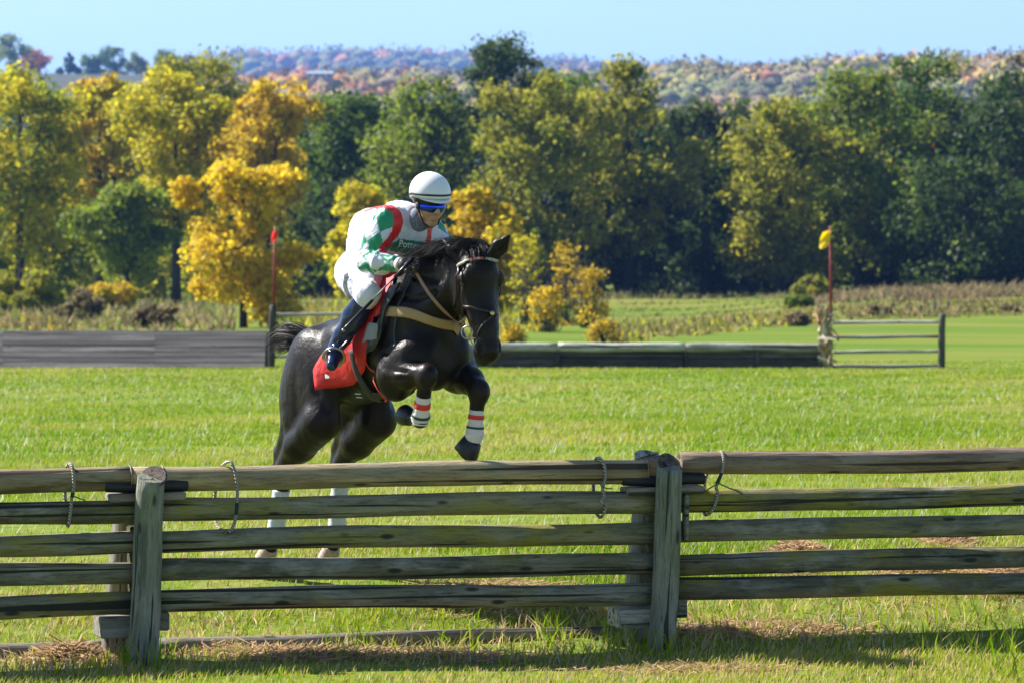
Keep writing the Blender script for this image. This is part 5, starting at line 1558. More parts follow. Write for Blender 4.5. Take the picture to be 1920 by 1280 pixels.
# silks
fj = Field((0.55, -0.47, 1.60), (1.62, 0.47, 2.36), 0.0068)
limbs(fj, 0.014, legs=False, head=False, hands=False)
fj.cone(neck0 + V(-.02, 0, -.04), neck0 + V(0.015, 0, 0.02), 0.085, 0.075, 0.05)
# loose cloth: bloused at the waist and folds on sleeves
fj.path([hp(678, 474, 0), hp(706, 428, 0), hp(750, 408, 0)], (0.100, 0.108, 0.098), 0.07, flat=LAT, fac=1.35)
fj.ell(lerp(pel, chest, .32) + V(-.03, 0, .03), (0.145, 0.165, 0.130), 0.08)
ax_t = chest - pel; ax_t /= np.linalg.norm(ax_t)
g0, g1, g2 = np.meshgrid(*[np.arange(n) * fj.h + o for n, o in zip(fj.shape, fj.lo)], indexing='ij')
G = np.stack([g0.ravel(), g1.ravel(), g2.ravel()], 1)
near = np.abs(fj.d.ravel()) < 0.04
dd = fj.d.ravel().copy()
dd[near] += (0.0062 * fbm(G[near], 22, 3) + 0.0014 * fbm(G[near], 50, 9)).astype(np.float32)
for a_, b_ in ((sR, eR_), (eR_, wR), (sL, eL_), (eL_, wL)):
    ds, tt_ = seg_dist(G, a_, b_)
    m_ = (ds < .10)
    dd[m_] += (0.0045 * np.sin(tt_[m_] * 15 + 5 * fbm(G[m_], 9, 12)) * np.exp(-((ds[m_] - .065) / .03) ** 2)).astype(np.float32)
tw = (G - pel) @ ax_t
dd[near] += (0.0035 * np.sin(tw[near] * 70 + 6 * fbm(G[near], 7, 13)) * np.exp(-(tw[near] / .25) ** 2)).astype(np.float32)
cutv = 0.035 - tw                                             # hem at the waist
leg_zone = np.abs(G[:, 1]) < 0.24
dd = np.where(leg_zone, np.maximum(dd, cutv), dd)
for w_, e_ in ((wR, eR_), (wL, eL_)):
    d = w_ - e_; L = np.linalg.norm(d); d /= L
    q = (G - e_) @ d
    nearw = np.linalg.norm(G - w_, axis=1) < 0.12
    dd = np.where(nearw, np.maximum(dd, q - (L - 0.015)), dd)
fj.d = dd.reshape(fj.shape).astype(np.float32)
jV, jQ = fj.mesh()
jb = BVHTree.FromPolygons([Vector(p) for p in jV], jQ.tolist())
def jcast(bv, x, y, off=0.0):
    r = Vector(hray(x, y)).normalized()
    loc, n, i, d = bv.ray_cast(Vector(CAML), r)
    if loc is None: return None
    if n.dot(r) > 0: n = -n
    return np.array(loc) + np.array(n) * off
def topx(P):
    """photo pixel of horse-local points"""
    Wp = HO + P[:, :1] * HF + P[:, 1:2] * HL + P[:, 2:3] * np.array([0, 0, 1.0]) - CAMP
    z = Wp @ FWD
    return 960 + F * Wp[:, 0] / z, 640 - F * (Wp @ UPV) / z
def seg_dist(P, a, b):
    e = b - a; t = np.clip((P - a) @ e / (e @ e), 0, 1)
    return np.linalg.norm(P - a - t[:, None] * e, axis=1), t
WHITE = np.array([0.60, 0.60, 0.66]); GREEN = np.array([0.0, 0.235, 0.115]); RED = np.array([0.62, 0.012, 0.012])
jc = np.tile(WHITE, (len(jV), 1))
tors = np.minimum.reduce([seg_dist(jV, pel, chest)[0] - 0.15, seg_dist(jV, sR + V(0, .05, 0), sL + V(0, -.05, 0))[0] - 0.10])
for s_, a, b, c in ((-1, sR, eR_, wR), (1, sL, eL_, wL)):
    d1, t1 = seg_dist(jV, a, b); d2, t2 = seg_dist(jV, b, c)
    L1 = np.linalg.norm(b - a)
    up_ = d1 < d2
    sl_ = np.where(up_, t1 * L1, L1 + t2 * np.linalg.norm(c - b))
    ax1 = (b - a) / L1; ax2 = (c - b) / np.linalg.norm(c - b)
    def angle(P, o, ax):
        r1 = np.cross(ax, V(.3, s_, .2)); r1 /= np.linalg.norm(r1); r2 = np.cross(ax, r1)
        return np.arctan2((P - o) @ r2, (P - o) @ r1)
    ph = np.where(up_, angle(jV, a, ax1), angle(jV, b, ax2))
    arm = (np.minimum(d1, d2) < 0.105) & (np.minimum(d1 - 0.075, d2 - 0.06) < tors + 0.015)
    A = sl_ / 0.150 + ph / 6.283 * 4 + 0.85; B = sl_ / 0.150 - ph / 6.283 * 4
    grn = (np.floor(A) + np.floor(B)) % 2 == 0
    jc[arm & grn] = GREEN
# braces and chest panel, laid on the cloth
def stripe(pix, r, colr, mirror=False):
    pts = [jcast(jb, *p) for p in pix]
    pts = [p for p in pts if p is not None]
    for a, b in zip(pts[:-1], pts[1:]):
        jc[seg_dist(jV, a, b)[0] < r] = colr
px_, py_ = topx(jV)
stripe([(690, 394), (700, 390), (708, 387), (716, 386), (724, 386), (733, 389), (745, 400), (747, 420), (741, 438), (728, 456), (718, 470)], 0.030, RED)
stripe([(807, 425), (804, 440), (803, 452)], 0.021, RED)
def inpoly(x, y, poly):
    r = np.zeros(len(x), bool)
    n = len(poly)
    for i in range(n):
        x0, y0 = poly[i]; x1, y1 = poly[(i + 1) % n]
        c = ((y0 > y) != (y1 > y)) & (x < (x1 - x0) * (y - y0) / (y1 - y0 + 1e-9) + x0)
        r ^= c
    return r
front = (jV - pel) @ V(.80, -.1, -.6) > 0.12
pan = inpoly(px_, py_, [(748, 448), (800, 455), (800, 482), (728, 470)]) & front & (np.abs(jV[:, 1]) < .24)
jc[pan & (jc[:, 0] > 0.5) & (jc[:, 1] > .5)] = GREEN * 0.8
hem = (jV - pel) @ ax_t < 0.05
jc[hem & (np.abs(jV[:, 1]) < .24)] = np.where((px_ > 655)[hem & (np.abs(jV[:, 1]) < .24)][:, None], RED, np.array([.05, .05, .07]))
jersey = mesh_np('jersey', jV, jQ, M_silk, rider, True, jc)

# breeches
fl2 = Field((0.55, -0.47, 1.50), (1.52, 0.47, 2.10), 0.0085)
limbs(fl2, 0.010, arms=False, torso=True, legs=True, head=False, hands=False)
fl2.cone(hipR + V(.02, -.01, -.01), lerp(hipR, kneeR, .5), 0.128, 0.106, 0.06)
fl2.cone(hipL + V(.02, .01, -.01), lerp(hipL, kneeL, .5), 0.128, 0.106, 0.06)
g0, g1, g2 = np.meshgrid(*[np.arange(n) * fl2.h + o for n, o in zip(fl2.shape, fl2.lo)], indexing='ij')
G = np.stack([g0.ravel(), g1.ravel(), g2.ravel()], 1)
dd = fl2.d.ravel()
near = np.abs(dd) < 0.04
dd = dd.copy(); dd[near] += (0.003 * fbm(G[near], 40, 5)).astype(np.float32)
thd = np.minimum(seg_dist(G, hipR, kneeR)[0], seg_dist(G, hipL, kneeL)[0])
dd = np.where(thd > 0.150, np.maximum(dd, (G - pel) @ ax_t - 0.085), dd)
for k_, a_ in ((kneeR, ankR), (kneeL, ankL)):
    d = a_ - k_; d /= np.linalg.norm(d)
    zone = np.linalg.norm(G - k_, axis=1) < 0.25
    dd = np.where(zone & (thd > 0.098), np.maximum(dd, (G - k_) @ d - 0.035), dd)
zone = np.linalg.norm(G - kneeR, axis=1)
far_low = np.zeros(len(G), bool)
for k_, a_ in ((kneeR, ankR), (kneeL, ankL)):
    d = (a_ - k_) / np.linalg.norm(a_ - k_)
    far_low |= ((G - k_) @ d > 0.035) & (seg_dist(G, k_, a_)[0] < 0.12) & (seg_dist(G, hipR if k_[1] < 0 else hipL, k_)[0] > 0.10)
dd = np.where(far_low, 0.3, dd)
fl2.d = dd.reshape(fl2.shape).astype(np.float32)
qV, qQ = fl2.mesh()
mesh_np('breeches', qV, qQ, M_breech, rider)
qb = BVHTree.FromPolygons([Vector(p) for p in qV], qQ.tolist())

# boots
for kn, an, td, s_ in ((kneeR, ankR, toedR, -1), (kneeL, ankL, toedL, 1)):
    fo = Field(np.minimum.reduce([kn, an, an + td * .22]) - 0.12, np.maximum.reduce([kn, an, an + td * .22]) + 0.12, 0.006)
    top = lerp(kn, an, 0.16)
    fo.path([top, lerp(top, an, .35), lerp(top, an, .8), an], (0.070, 0.069, 0.052, 0.050), 0.03)
    heel = an + V(-.035, 0, -.035)
    fo.cone(heel, an + td * .09, 0.040, 0.043, 0.03)
    fo.cone(an + td * .08, an + td * .185, 0.043, 0.034, 0.03)
    fo.cone(heel + V(-.005, 0, -.035), heel + V(.005, 0, -.03), 0.028, 0.028, 0.01)
    d = (an - kn) / np.linalg.norm(an - kn)
    fo.d = np.maximum(fo.d, sum((np.arange(n) * fo.h + o - t)[tuple(slice(None) if i == j else None for j in range(3))] * dv for i, (n, o, t, dv) in enumerate(zip(fo.shape, fo.lo, top, -d)))).astype(np.float32)
    v_, q_ = fo.mesh()
    mesh_np('boot', v_, q_, M_boot, rider)
# gloves
for w_, h_ in ((wR, gR), (wL, gL)):
    fg = Field(np.minimum(w_, h_) - 0.11, np.maximum(w_, h_) + 0.12, 0.0042)
    limbs(fg, 0.005, arms=False, legs=False, torso=False, head=False, hands=True)
    d = h_ - w_; d /= np.linalg.norm(d)
    fg.cone(w_ - d * .02, w_ + d * .02, 0.036, 0.038, 0.015)
    v_, q_ = fg.mesh()
    gl = mesh_np('glove', v_, q_, M_glove, rider)
    MB().loft([w_ - d * .018, w_ + d * .022], [0.041, 0.042], 18).build('cuff_band', M_cuff, gl, True)

# helmet: cover, band, peak, padding, strap
Hc = rh(-0.008, 0, 0.036)
def dome(name, rad, rim, mat, thick=0.0, nu=40, nv=14):
    m = MB(); vv = []; ff = []
    for i in range(nv + 1):
        for j in range(nu):
            a = j / nu * 2 * math.pi
            e1 = rim(a); e = math.pi / 2 + (e1 - math.pi / 2) * i / nv
            vv.append(Hc + RH @ V(rad[0] * math.cos(e) * math.cos(a), rad[1] * math.cos(e) * math.sin(a), rad[2] * math.sin(e)))
    for i in range(nv):
        for j in range(nu):
            ff.append((i * nu + j, (i + 1) * nu + j, (i + 1) * nu + (j + 1) % nu, i * nu + (j + 1) % nu))
    vv = np.array(vv)
    m.add(vv, ff)
    return m
rim = lambda a: math.radians(-13 + 9 * math.cos(a) - 13 * max(0, -math.cos(a)))
hm = empty('helmet', (0, 0, 0)); hm.parent = rider
m = dome('shell', (0.138, 0.118, 0.122), rim, M_helmet)
o = m.build('helmet_shell', M_helmet, rider, True)
bpy.data.objects.remove(hm)
sol = o.modifiers.new('s', 'SOLIDIFY'); sol.thickness = 0.008; sol.offset = -1
HB = o
def ring(name, rad, e_fun, w, mat, parent, out=0.0):
    P = []; 
    for j in range(49):
        a = j / 48 * 2 * math.pi; e = e_fun(a)
        P.append(Hc + RH @ V((rad[0] + out) * math.cos(e) * math.cos(a), (rad[1] + out) * math.cos(e) * math.sin(a), (rad[2] + out) * math.sin(e)))
    MB().loft(P, [(w, 0.003)] * 49, 8, cap=False, up=rz_).build(name, mat, parent, True)
ring('band', (0.138, 0.118, 0.122), lambda a: rim(a) + math.radians(11), 0.0065, simple('dark_elastic', (0.03, 0.03, 0.045), .6), HB, 0.001)
# peak: flattened crescent at the front
pk = []
vv = []; ff = []
N = 24
for j in range(N + 1):
    a = math.radians(-62 + 124 * j / N)
    e = rim(a)
    p = Hc + RH @ V(0.138 * math.cos(e) * math.cos(a), 0.118 * math.cos(e) * math.sin(a), 0.128 * math.sin(e))
    ext = 0.030 * math.cos(math.radians(-90 + 180 * j / N))
    q = p + rx * ext + rz_ * (-0.012 * ext / 0.03)
    vv += [p, q]
for j in range(N):
    ff.append((2 * j, 2 * j + 1, 2 * j + 3, 2 * j + 2))
o = MB().add(vv, ff).build('helmet_peak', M_helmet, rider, True)
sol = o.modifiers.new('s', 'SOLIDIFY'); sol.thickness = 0.006
# inner padding
pad = dome('pad', (0.130, 0.110, 0.113), lambda a: rim(a) - math.radians(19), M_black)
pad.build('helmet_padding', M_black, rider, True)
for s_ in (-1, 1):
    A = [rh(0.015, s_ * .088, -.01), rh(0.02, s_ * .086, -.045), rh(0.03, s_ * .070, -.085), rh(0.05, s_ * .045, -.140), rh(0.062, 0, -.158)]
    MB().loft(A, [(0.022, .008), (0.020, .008), (0.009, .005), (0.007, .004), (0.007, .004)], 8, up=rx).build('chin_strap', M_black, rider, True)
# goggles: wrap-round lens
vv = []; ff = []
for i in range(7):
    for j in range(25):
        a = math.radians(-68 + 136 * j / 24); t = i / 6
        c = -0.010 - 0.048 * t
        nose = 0.016 * math.exp(-(a / 0.16) ** 2)
        if i >= 4: c += nose * (i - 3) / 3
        taper = 1 - 0.35 * (abs(a) / 1.19) ** 3
        c = -0.034 + (c + 0.034) * taper
        R_ = 0.104 - 0.006 * (2 * t - 1) ** 2
        vv.append(rh(-0.0 + R_ * math.cos(a) * 1.06, R_ * math.sin(a) * .86, c))
for i in range(6):
    for j in range(24):
        ff.append((i * 25 + j, i * 25 + j + 1, (i + 1) * 25 + j + 1, (i + 1) * 25 + j))
o = MB().add(vv, ff).build('goggle_lens', M_lens, rider, True)
sol = o.modifiers.new('s', 'SOLIDIFY'); sol.thickness = 0.004
# scarf under the chin
MB().loft([neck0 + V(-.005, 0, -.01), rh(-0.02, 0, -0.115)], [0.078, 0.068], 24).build('neck_scarf', simple('patterned_scarf', (0.16, 0.17, 0.24), .8, .5, 70), rider, True)
# collar
ringp = []
cb = neck0 + V(0.02, 0, 0.012)
cn = rh(-0.03, 0, -0.10) - neck0; cn /= np.linalg.norm(cn)
c1 = np.cross(cn, V(0, 1, 0)); c1 /= np.linalg.norm(c1); c2 = np.cross(cn, c1)
ringp = [cb + (c1 * math.cos(t) + c2 * math.sin(t)) * 0.085 for t in np.linspace(0, 6.283, 33)]
MB().loft(ringp, [(0.018, 0.006)] * 33, 8, cap=False, up=cn).build('collar', simple('green_collar', (0.0, 0.2, 0.10), .5), rider, True)

# lettering
def lettering(txt, mat, bv, p0, px_w, skew=(0, 0), parent=None, ysc=1.0, bold=0.0, name='lettering'):
    """flat print: glyph outlines laid on the cloth. p0 left end of the base line, px_w direction vector (photo px) of the whole word"""
    cu = bpy.data.curves.new('txt', 'FONT'); cu.body = txt; cu.size = 1.0; cu.offset = bold; cu.resolution_u = 3
    to = bpy.data.objects.new('txt', cu); COL.objects.link(to)
    me = bpy.data.meshes.new_from_object(to.evaluated_get(bpy.context.evaluated_depsgraph_get()))
    bpy.data.objects.remove(to)
    co = np.array([q.co[:] for q in me.vertices])
    wd = co[:, 0].max()
    X = np.array(px_w) / wd
    Yv = np.array([X[1], -X[0]]) * ysc + np.array(skew) / wd
    out = []
    for q in co:
        pxy = np.array(p0) + X * q[0] + Yv * q[1]
        c = jcast(bv, pxy[0], pxy[1], 0.0035)
        out.append(c if c is not None else np.array([0, 0, 0]))
    ok = [not np.allclose(c, 0) for c in out]
    ff = [tuple(f.vertices) for f in me.polygons if all(ok[i] for i in f.vertices)]
    # subdivision is not needed: glyphs are small against the folds
    return MB().add(np.array(out), ff).build(name, mat, parent)
lettering('Potter', M_letter, jb, (747, 462.0), (39, 5.4), parent=jersey, ysc=1.25, bold=0.02)
lettering('Group', M_letter2, jb, (743, 470.5), (38, 5.6), parent=jersey, ysc=1.15)
lettering('PUREC', M_ink, qb, (640, 516), (22, 18), parent=rider, ysc=1.0)
lettering('RANCE JK', M_ink, qb, (634, 522), (24, 22), parent=rider, ysc=1.2)
# ================================================================== tack
M_red = NT('red_cloth'); _f = M_red.noise(M_red.coord(), 9, 4, 0.5, 0.6)
M_red.base(M_red.ramp(_f, [(.3, (0.48, 0.006, 0.008)), (.7, (0.62, 0.012, 0.012))])); M_red.set(Roughness=0.6); M_red.bump(_f, 0.4, 0.04); M_red = M_red.m
M_tan = simple('tan_elastic', (0.36, 0.235, 0.105), 0.75, 0.08, 120)
M_web = simple('grey_girth_web', (0.035, 0.035, 0.037), 0.8, 0.15, 120)
M_brown = simple('brown_leather', (0.105, 0.045, 0.022), 0.42, 0.3, 50)
M_dbrown = simple('dark_brown_leather', (0.020, 0.010, 0.007), 0.42, 0.3, 50)
M_rein = simple('tan_rein', (0.30, 0.16, 0.10), 0.5, 0.2, 60)
M_steel = simple('steel', (0.36, 0.35, 0.34), 0.30, 0.1, 20, metal=1.0)
M_brass = simple('brass', (0.7, 0.5, 0.2), 0.3, 0.1, 20, metal=1.0)
M_grey = simple('grey_panel', (0.22, 0.22, 0.21), 0.7, 0.1, 60)
M_fleece = simple('white_fleece', (0.7, 0.66, 0.55), 0.9, 0.1, 60)

def resample(P, n):
    P = np.asarray(P, float)
    d = np.r_[0, np.cumsum(np.linalg.norm(np.diff(P, axis=0), axis=1))]
    t = np.linspace(0, d[-1], n)
    # smooth through the points (Catmull-Rom style by dense linear + box filter)
    Q = np.stack([np.interp(t, d, P[:, i]) for i in range(3)], 1)
    for _ in range(2):
        Q[1:-1] = (Q[:-2] + 2 * Q[1:-1] + Q[2:]) / 4
    return Q
def strap(name, P, w, th, mat, parent, normals=None, n=None):
    P = np.asarray(P)
    N = normals
    if N is None: N = np.array([hnear(p)[1] for p in P])
    return MB().loft(P, [(th, w)] * len(P), 8, up=N).build(name, mat, parent, True)
def hug(pix, off, n=24):
    """strap path: pixels of the photo laid onto the horse, then kept on its skin"""
    pts = []
    for p in pix:
        c = hcast(*p)
        if c is not None: pts.append(c[0])
    Q = resample(pts, n)
    out = []; nn = []
    for q in Q:
        a, b = hnear(q, off); out.append(a); nn.append(b)
    return np.array(out), np.array(nn)
MIR = V(1, -1, 1)
def round_to_far(P, N, via, off, n=14):
    """carry a strap on to the far side: points given as (u, v, w) seeds snapped to the skin, ending on the mirror image of its start"""
    pts = [P[-1]] + list(via)
    Q = resample(pts, n)[1:]
    o = []; nn = []
    for q in Q:
        a, b = hnear(q, off); o.append(a); nn.append(b)
    return np.vstack([P, o]), np.vstack([N, nn])

def sheet(name, rows, off, mat, parent, nu=14, nv=30, th=0.006, wav=0.004):
    rows = np.array(rows, float)                   # [k][L/R][x, y]
    k = np.linspace(0, len(rows) - 1, nv)
    gr = np.array([[[np.interp(t, np.arange(len(rows)), rows[:, s, c]) for c in (0, 1)] for s in (0, 1)] for t in k])
    V_ = np.zeros((nv, nu, 3))
    last = None
    for i in range(nv):
        for j in range(nu):
            a = j / (nu - 1)
            p = gr[i, 0] * (1 - a) + gr[i, 1] * a
            c = hcast(p[0], p[1], off)
            if c is None:
                V_[i, j] = np.nan
            else: V_[i, j] = c[0]
    for it in range(60):
        bad = np.isnan(V_[..., 0])
        if not bad.any(): break
        for i, j in np.argwhere(bad):
            nb = [V_[a, b] for a, b in ((i - 1, j), (i + 1, j), (i, j - 1), (i, j + 1)) if 0 <= a < nv and 0 <= b < nu and not np.isnan(V_[a, b, 0])]
            if nb: V_[i, j] = np.mean(nb, 0)
    for _ in range(2):
        V_[1:-1, 1:-1] = (V_[1:-1, 1:-1] * 2 + V_[:-2, 1:-1] + V_[2:, 1:-1] + V_[1:-1, :-2] + V_[1:-1, 2:]) / 6
    P = V_.reshape(-1, 3)
    P = P + (fbm(P, 14, 4) * wav * 2.2)[:, None] * V(.3, -.9, .2)
    f = [(i * nu + j, i * nu + j + 1, (i + 1) * nu + j + 1, (i + 1) * nu + j) for i in range(nv - 1) for j in range(nu - 1)]
    o = MB().add(P, f).build(name, mat, parent, True)
    sm = o.modifiers.new('s', 'SOLIDIFY'); sm.thickness = th; sm.offset = 0
    return o, P, f

# saddle cloth (both sides and over the back)
cloth = empty('saddle_cloth', HO, HRZ, 'bright red saddle cloth under the jockey with a white number', 'saddle cloth')
rows = [[(724, 512), (750, 506)], [(714, 540), (738, 538)], [(694, 585), (715, 588)], [(660, 610), (707, 596)], [(634, 638), (700, 625)], [(606, 668), (694, 655)], [(591, 692), (690, 690)], [(595, 730), (668, 717)]]
o1, cP, cF = sheet('near_side', rows, 0.020, M_red, cloth)
cb_ = BVHTree.FromPolygons([Vector(p) for p in cP], cF)
MB().add(cP * MIR, [q[::-1] for q in cF]).build('far_side', M_red, cloth, True)
top = []
for t in np.linspace(0, 1, 11):
    u = 0.78 + 0.38 * t
    for s in np.linspace(-1, 1, 13):
        a, n = hnear(V(u, s * .20, 1.80 - .1 * abs(s)), 0.016); top.append(a)
MB().add(top, [(i * 13 + j, i * 13 + j + 1, (i + 1) * 13 + j + 1, (i + 1) * 13 + j) for i in range(10) for j in range(12)]).build('top', M_red, cloth, True)
lettering('1', M_letter, cb_, (604, 708), (14, -2.5), parent=cloth, ysc=1.3, bold=0.04, name='number')

# saddle
saddle = empty('saddle', HO, HRZ, 'small black racing saddle with girth and stirrups beneath the jockey', 'saddle')
fs = Field((0.55, -0.32, 1.45), (1.35, 0.32, 2.02), 0.009)
fs.cone((0.84, 0, 1.66), (1.08, 0, 1.76), 0.085, 0.085, 0.05, flat=LAT, fac=1.3)
fs.cone((1.08, 0, 1.77), (1.16, 0, 1.84), 0.07, 0.05, 0.04, flat=LAT, fac=1.2)
v_, q_ = fs.mesh(); mesh_np('seat', v_, q_, M_black, saddle)
o2, fP, fF = sheet('flap', [[(738, 545), (756, 538)], [(716, 590), (730, 584)], [(700, 640), (722, 632)], [(694, 662), (706, 654)]], 0.034, M_black, saddle, 8, 14, 0.008, 0)
MB().add(fP * MIR, [q[::-1] for q in fF]).build('flap', M_black, saddle, True)
sheet('weight_pocket', [[(702, 608), (712, 605)], [(697, 628), (712, 622)], [(692, 643), (711, 634)]], 0.044, M_grey, saddle, 5, 8, 0.006, 0)
gP, gN = hug([(664, 655), (668, 675), (676, 700), (690, 725), (708, 745)], 0.022, 18)
gP, gN = round_to_far(gP, gN, [V(1.10, -0.16, 1.14), V(1.14, 0.0, 1.10), V(1.10, 0.16, 1.14), gP[-1] * MIR, gP[9] * MIR, gP[0] * MIR], 0.022, 26)
strap('girth', gP, 0.026, 0.005, M_web, saddle, gN)
gP, gN = hug([(688, 660), (696, 690), (708, 715), (728, 745)], 0.018, 14)
gP, gN = round_to_far(gP, gN, [V(1.22, -0.12, 1.15), V(1.22, 0.1, 1.15), gP[-1] * MIR, gP[0] * MIR], 0.018, 20)
strap('surcingle', gP, 0.007, 0.003, M_redst, saddle, gN)
for q in (0, 1):
    c = hcast(676 + q * 2, 731 + q * 6, 0.028)
    if c is not None:
        MB().loft([c[0] + V(-.03, 0, .0), c[0] + V(.03, 0, .0)], 0.0035, 6).build('keeper', M_steel, saddle)
# stirrups
for an, td, kn in ((ankR, toedR, kneeR), (ankL, toedL, kneeL)):
    c = an + td * .105
    upd = (kn - an) / np.linalg.norm(kn - an); n1 = upd - td * (upd @ td); n1 /= np.linalg.norm(n1); s1 = np.cross(td, n1)
    A = []
    for a in np.linspace(-0.62, math.pi + .62, 22):
        A.append(c + s1 * math.cos(a) * .060 + n1 * (math.sin(a) * .072 - .005))
    A.append(c - s1 * .048 - n1 * .048); A = [c + s1 * .048 - n1 * .048] + A + [c + s1 * .048 - n1 * .048]
    MB().loft(A, [(0.0065, 0.010)] * len(A), 8, up=td).build('stirrup_iron', M_steel, saddle, True)
    sgn = -1 if an[1] < 0 else 1
    MB().loft(resample([c + n1 * .07, lerp(an, kn, .35) + V(.06, -sgn * .035, 0), lerp(an, kn, .75) + V(.05, -sgn * .06, 0), V(1.06, sgn * .2, 1.68)], 14), [(0.003, 0.010)] * 14, 8, up=V(0, sgn, .2)).build('stirrup_leather', M_black, saddle, True)

# breastplate
bp = empty('breastplate', HO, HRZ, 'wide tan elastic breastplate band across the chest of the black horse', 'breastplate')
P, N = hug([(700, 583), (715, 584), (740, 584), (765, 586), (790, 593), (815, 602), (838, 608), (858, 610)], 0.011, 26)
P, N = round_to_far(P, N, [V(1.70, 0.05, 1.50), P[-6] * MIR, P[-14] * MIR, P[0] * MIR], 0.011, 24)
strap('chest_band', P, 0.031, 0.005, M_tan, bp, N)
P, N = hug([(741, 528), (733, 560), (726, 590), (720, 615), (716, 634)], 0.019, 16)
strap('buckle_strap', P, 0.008, 0.003, M_black, bp, N)
P, N = hug([(775, 522), (760, 548), (748, 580), (742, 610), (740, 635), (740, 652)], 0.012, 20)
strap('neck_strap', P, 0.006, 0.003, M_black, bp, N)

# bridle
br = empty('bridle', HO, HRZ, 'brown leather bridle with beaded browband, ring bit and tan reins on the black horse', 'bridle')
P, N = hug([(859, 499), (868, 493), (885, 489), (905, 486), (922, 486), (932, 489)], 0.008, 18)
bb = strap('browband', P, 0.010, 0.004, simple('pale_bead_band', (0.42, 0.36, 0.27), .5, .3, 90), br, N)
for k, (a, mt) in enumerate(((.40, M_redst), (.46, M_grnst), (.52, M_redst), (.58, M_fleece), (.64, M_redst), (.70, M_grnst))):
    i = int(a * 17)
    MB().loft([lerp(P[i], P[i + 1], .1) + N[i] * .003, lerp(P[i], P[i + 1], .9) + N[i] * .003], [(0.003, 0.009)] * 2, 8, up=N[i]).build('bead', mt, bb)
for name, pix, w in (('cheekpiece', [(861, 500), (858, 520), (856, 545), (856, 570), (860, 592), (868, 612)], 0.008),
                     ('cheekpiece', [(868, 499), (867, 520), (869, 545), (871, 570), (870, 592), (872, 610)], 0.008)):
    P, N = hug(pix, 0.008, 18)
    strap(name, P, w, 0.004, M_dbrown, br, N)
    far = np.array([H0 + (p - H0) - 2 * ((p - H0) @ hy) * hy for p in P])
    Q = np.array([hnear(p, .008) for p in far])
    strap(name, Q[:, 0], w, 0.004, M_dbrown, br, Q[:, 1])
P, N = hug([(870, 573), (882, 576), (897, 580), (912, 584), (924, 587), (932, 590)], 0.008, 16)
strap('noseband', P, 0.009, 0.004, M_dbrown, br, N)
P, N = hug([(921, 592), (912, 602), (902, 614), (896, 628), (893, 640)], 0.008, 14)
strap('flash_strap', P, 0.006, 0.003, M_dbrown, br, N)
c = hcast(921, 588, 0.012)
if c is not None:
    MB().loft([c[0] - c[1] * .004, c[0] + c[1] * .006], [0.016, 0.013], 14).build('rosette', M_brass, br, True)
crownp = [hnear(hd(-.06, s * .10, 1.93 + .05 * (1 - abs(s))), .008) for s in np.linspace(-1, 1, 13)]
strap('headpiece', np.array([q[0] for q in crownp]), 0.010, 0.004, M_dbrown, br, np.array([q[1] for q in crownp]))
bitc = hcast(886, 622, 0.022)[0]
def torus(c, ax, R, r, n=24):
    ax = np.asarray(ax, float) / np.linalg.norm(ax); a = np.cross(ax, V(.3, .2, 1)); a /= np.linalg.norm(a); b = np.cross(ax, a)
    return MB().loft([c + (a * math.cos(t) + b * math.sin(t)) * R for t in np.linspace(0, 2 * math.pi, n + 1)], r, 8, cap=False, up=ax)
camd = CAML - bitc; camd /= np.linalg.norm(camd)
torus(bitc - hy * .012, -hy * .75 + hx * .65, 0.036, 0.0045).build('bit_ring', M_steel, br, True)
rb = hcast(861, 606, 0.016)[0]
torus(rb, camd + V(0, 0, .5), 0.020, 0.004, 18).build('rein_ring', M_steel, br, True)
rc = hcast(892, 640, 0.012)[0]
torus(rc, -hy * .6 + hx * .8, 0.016, 0.004, 18).build('curb_ring', M_steel, br, True)
bitL = hnear(H0 + (bitc - H0) - 2 * ((bitc - H0) @ hy) * hy, .006)[0] - hx * .03
torus(bitL, hy * .8 + hx * .6, 0.046, 0.0045).build('bit_ring', M_steel, br, True)
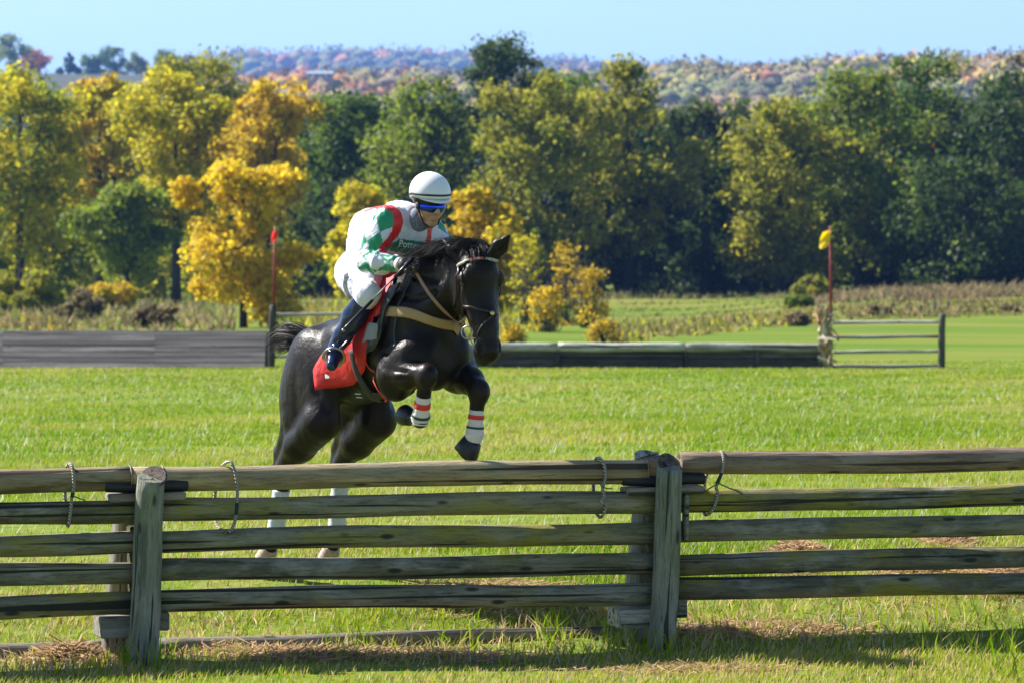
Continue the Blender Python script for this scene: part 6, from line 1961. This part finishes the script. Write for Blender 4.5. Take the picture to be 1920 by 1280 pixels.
A = resample([gR + V(.02, -.03, -.02)] + [hcast(x, y, .042)[0] for x, y in ((793, 525), (812, 550), (832, 575), (850, 596))] + [rb + V(0, -.008, 0), bitc + V(-.04, -.01, .02)], 20)
MB().loft(A, [(0.0035, 0.011)] * 20, 8, up=V(.3, -1, .3)).build('rein', M_rein, br, True)
A = resample([gL, lerp(gL, bitL, .4) + V(0, .06, 0), lerp(gL, bitL, .75) + V(0, .05, 0), bitL], 18)
MB().loft(A, [(0.0035, 0.011)] * 18, 8, up=V(.3, 1, .3)).build('rein', M_rein, br, True)
A = resample([gR + V(.0, .0, -.02), gR + V(-.02, -.03, -.08), gR * .5 + gL * .5 + V(-.03, 0, -.11), gL + V(-.02, .03, -.07), gL + V(0, 0, -.02)], 14)
MB().loft(A, [(0.003, 0.010)] * 14, 8, up=V(.2, -1, .2)).build('rein_loop', M_black, br, True)

# whip
wh = empty('whip', HO, HRZ, 'black riding whip held in the gloved hand slanting back over the red cloth', 'whip')
tip = hp(645, 618, -0.66)
gW = gR + V(-.01, -.05, -.01)
d = gW - tip; L = np.linalg.norm(d); d /= L
MB().loft([tip, tip + d * .03, tip + d * L * .45], [0.0095, 0.0105, 0.0095], 10).build('flap', M_black, wh, True)
MB().loft([tip - d * .012, tip], [0.011, 0.0105], 10).build('tip', M_steel, wh, True)
MB().loft([tip + d * L * .45, tip + d * L * .80], [0.0055, 0.005], 8).build('shaft', simple('grey_braid', (.16, .16, .17), .5, .4, 120), wh, True)
MB().loft([tip + d * L * .80, tip + d * (L + .06)], [0.009, 0.010], 10).build('grip', M_black, wh, True)
# ================================================================== haze
hz = NT('haze_air')
hz.t.nodes.remove(hz.b)
pv = hz.node('VolumePrincipled')
pv.inputs['Color'].default_value = (0.20, 0.42, 1.0, 1)
pv.inputs['Density'].default_value = 0.000085
pv.inputs['Anisotropy'].default_value = 0.1
hz.link(pv.outputs[0], hz.out.inputs['Volume'])
ho = MB().box((0, 3900, 60), 5200, 8200, 260).build('haze', hz.m)
tag(ho, 'thin blue haze in the air over the valley', 'haze', kind='stuff')
ho.visible_shadow = True
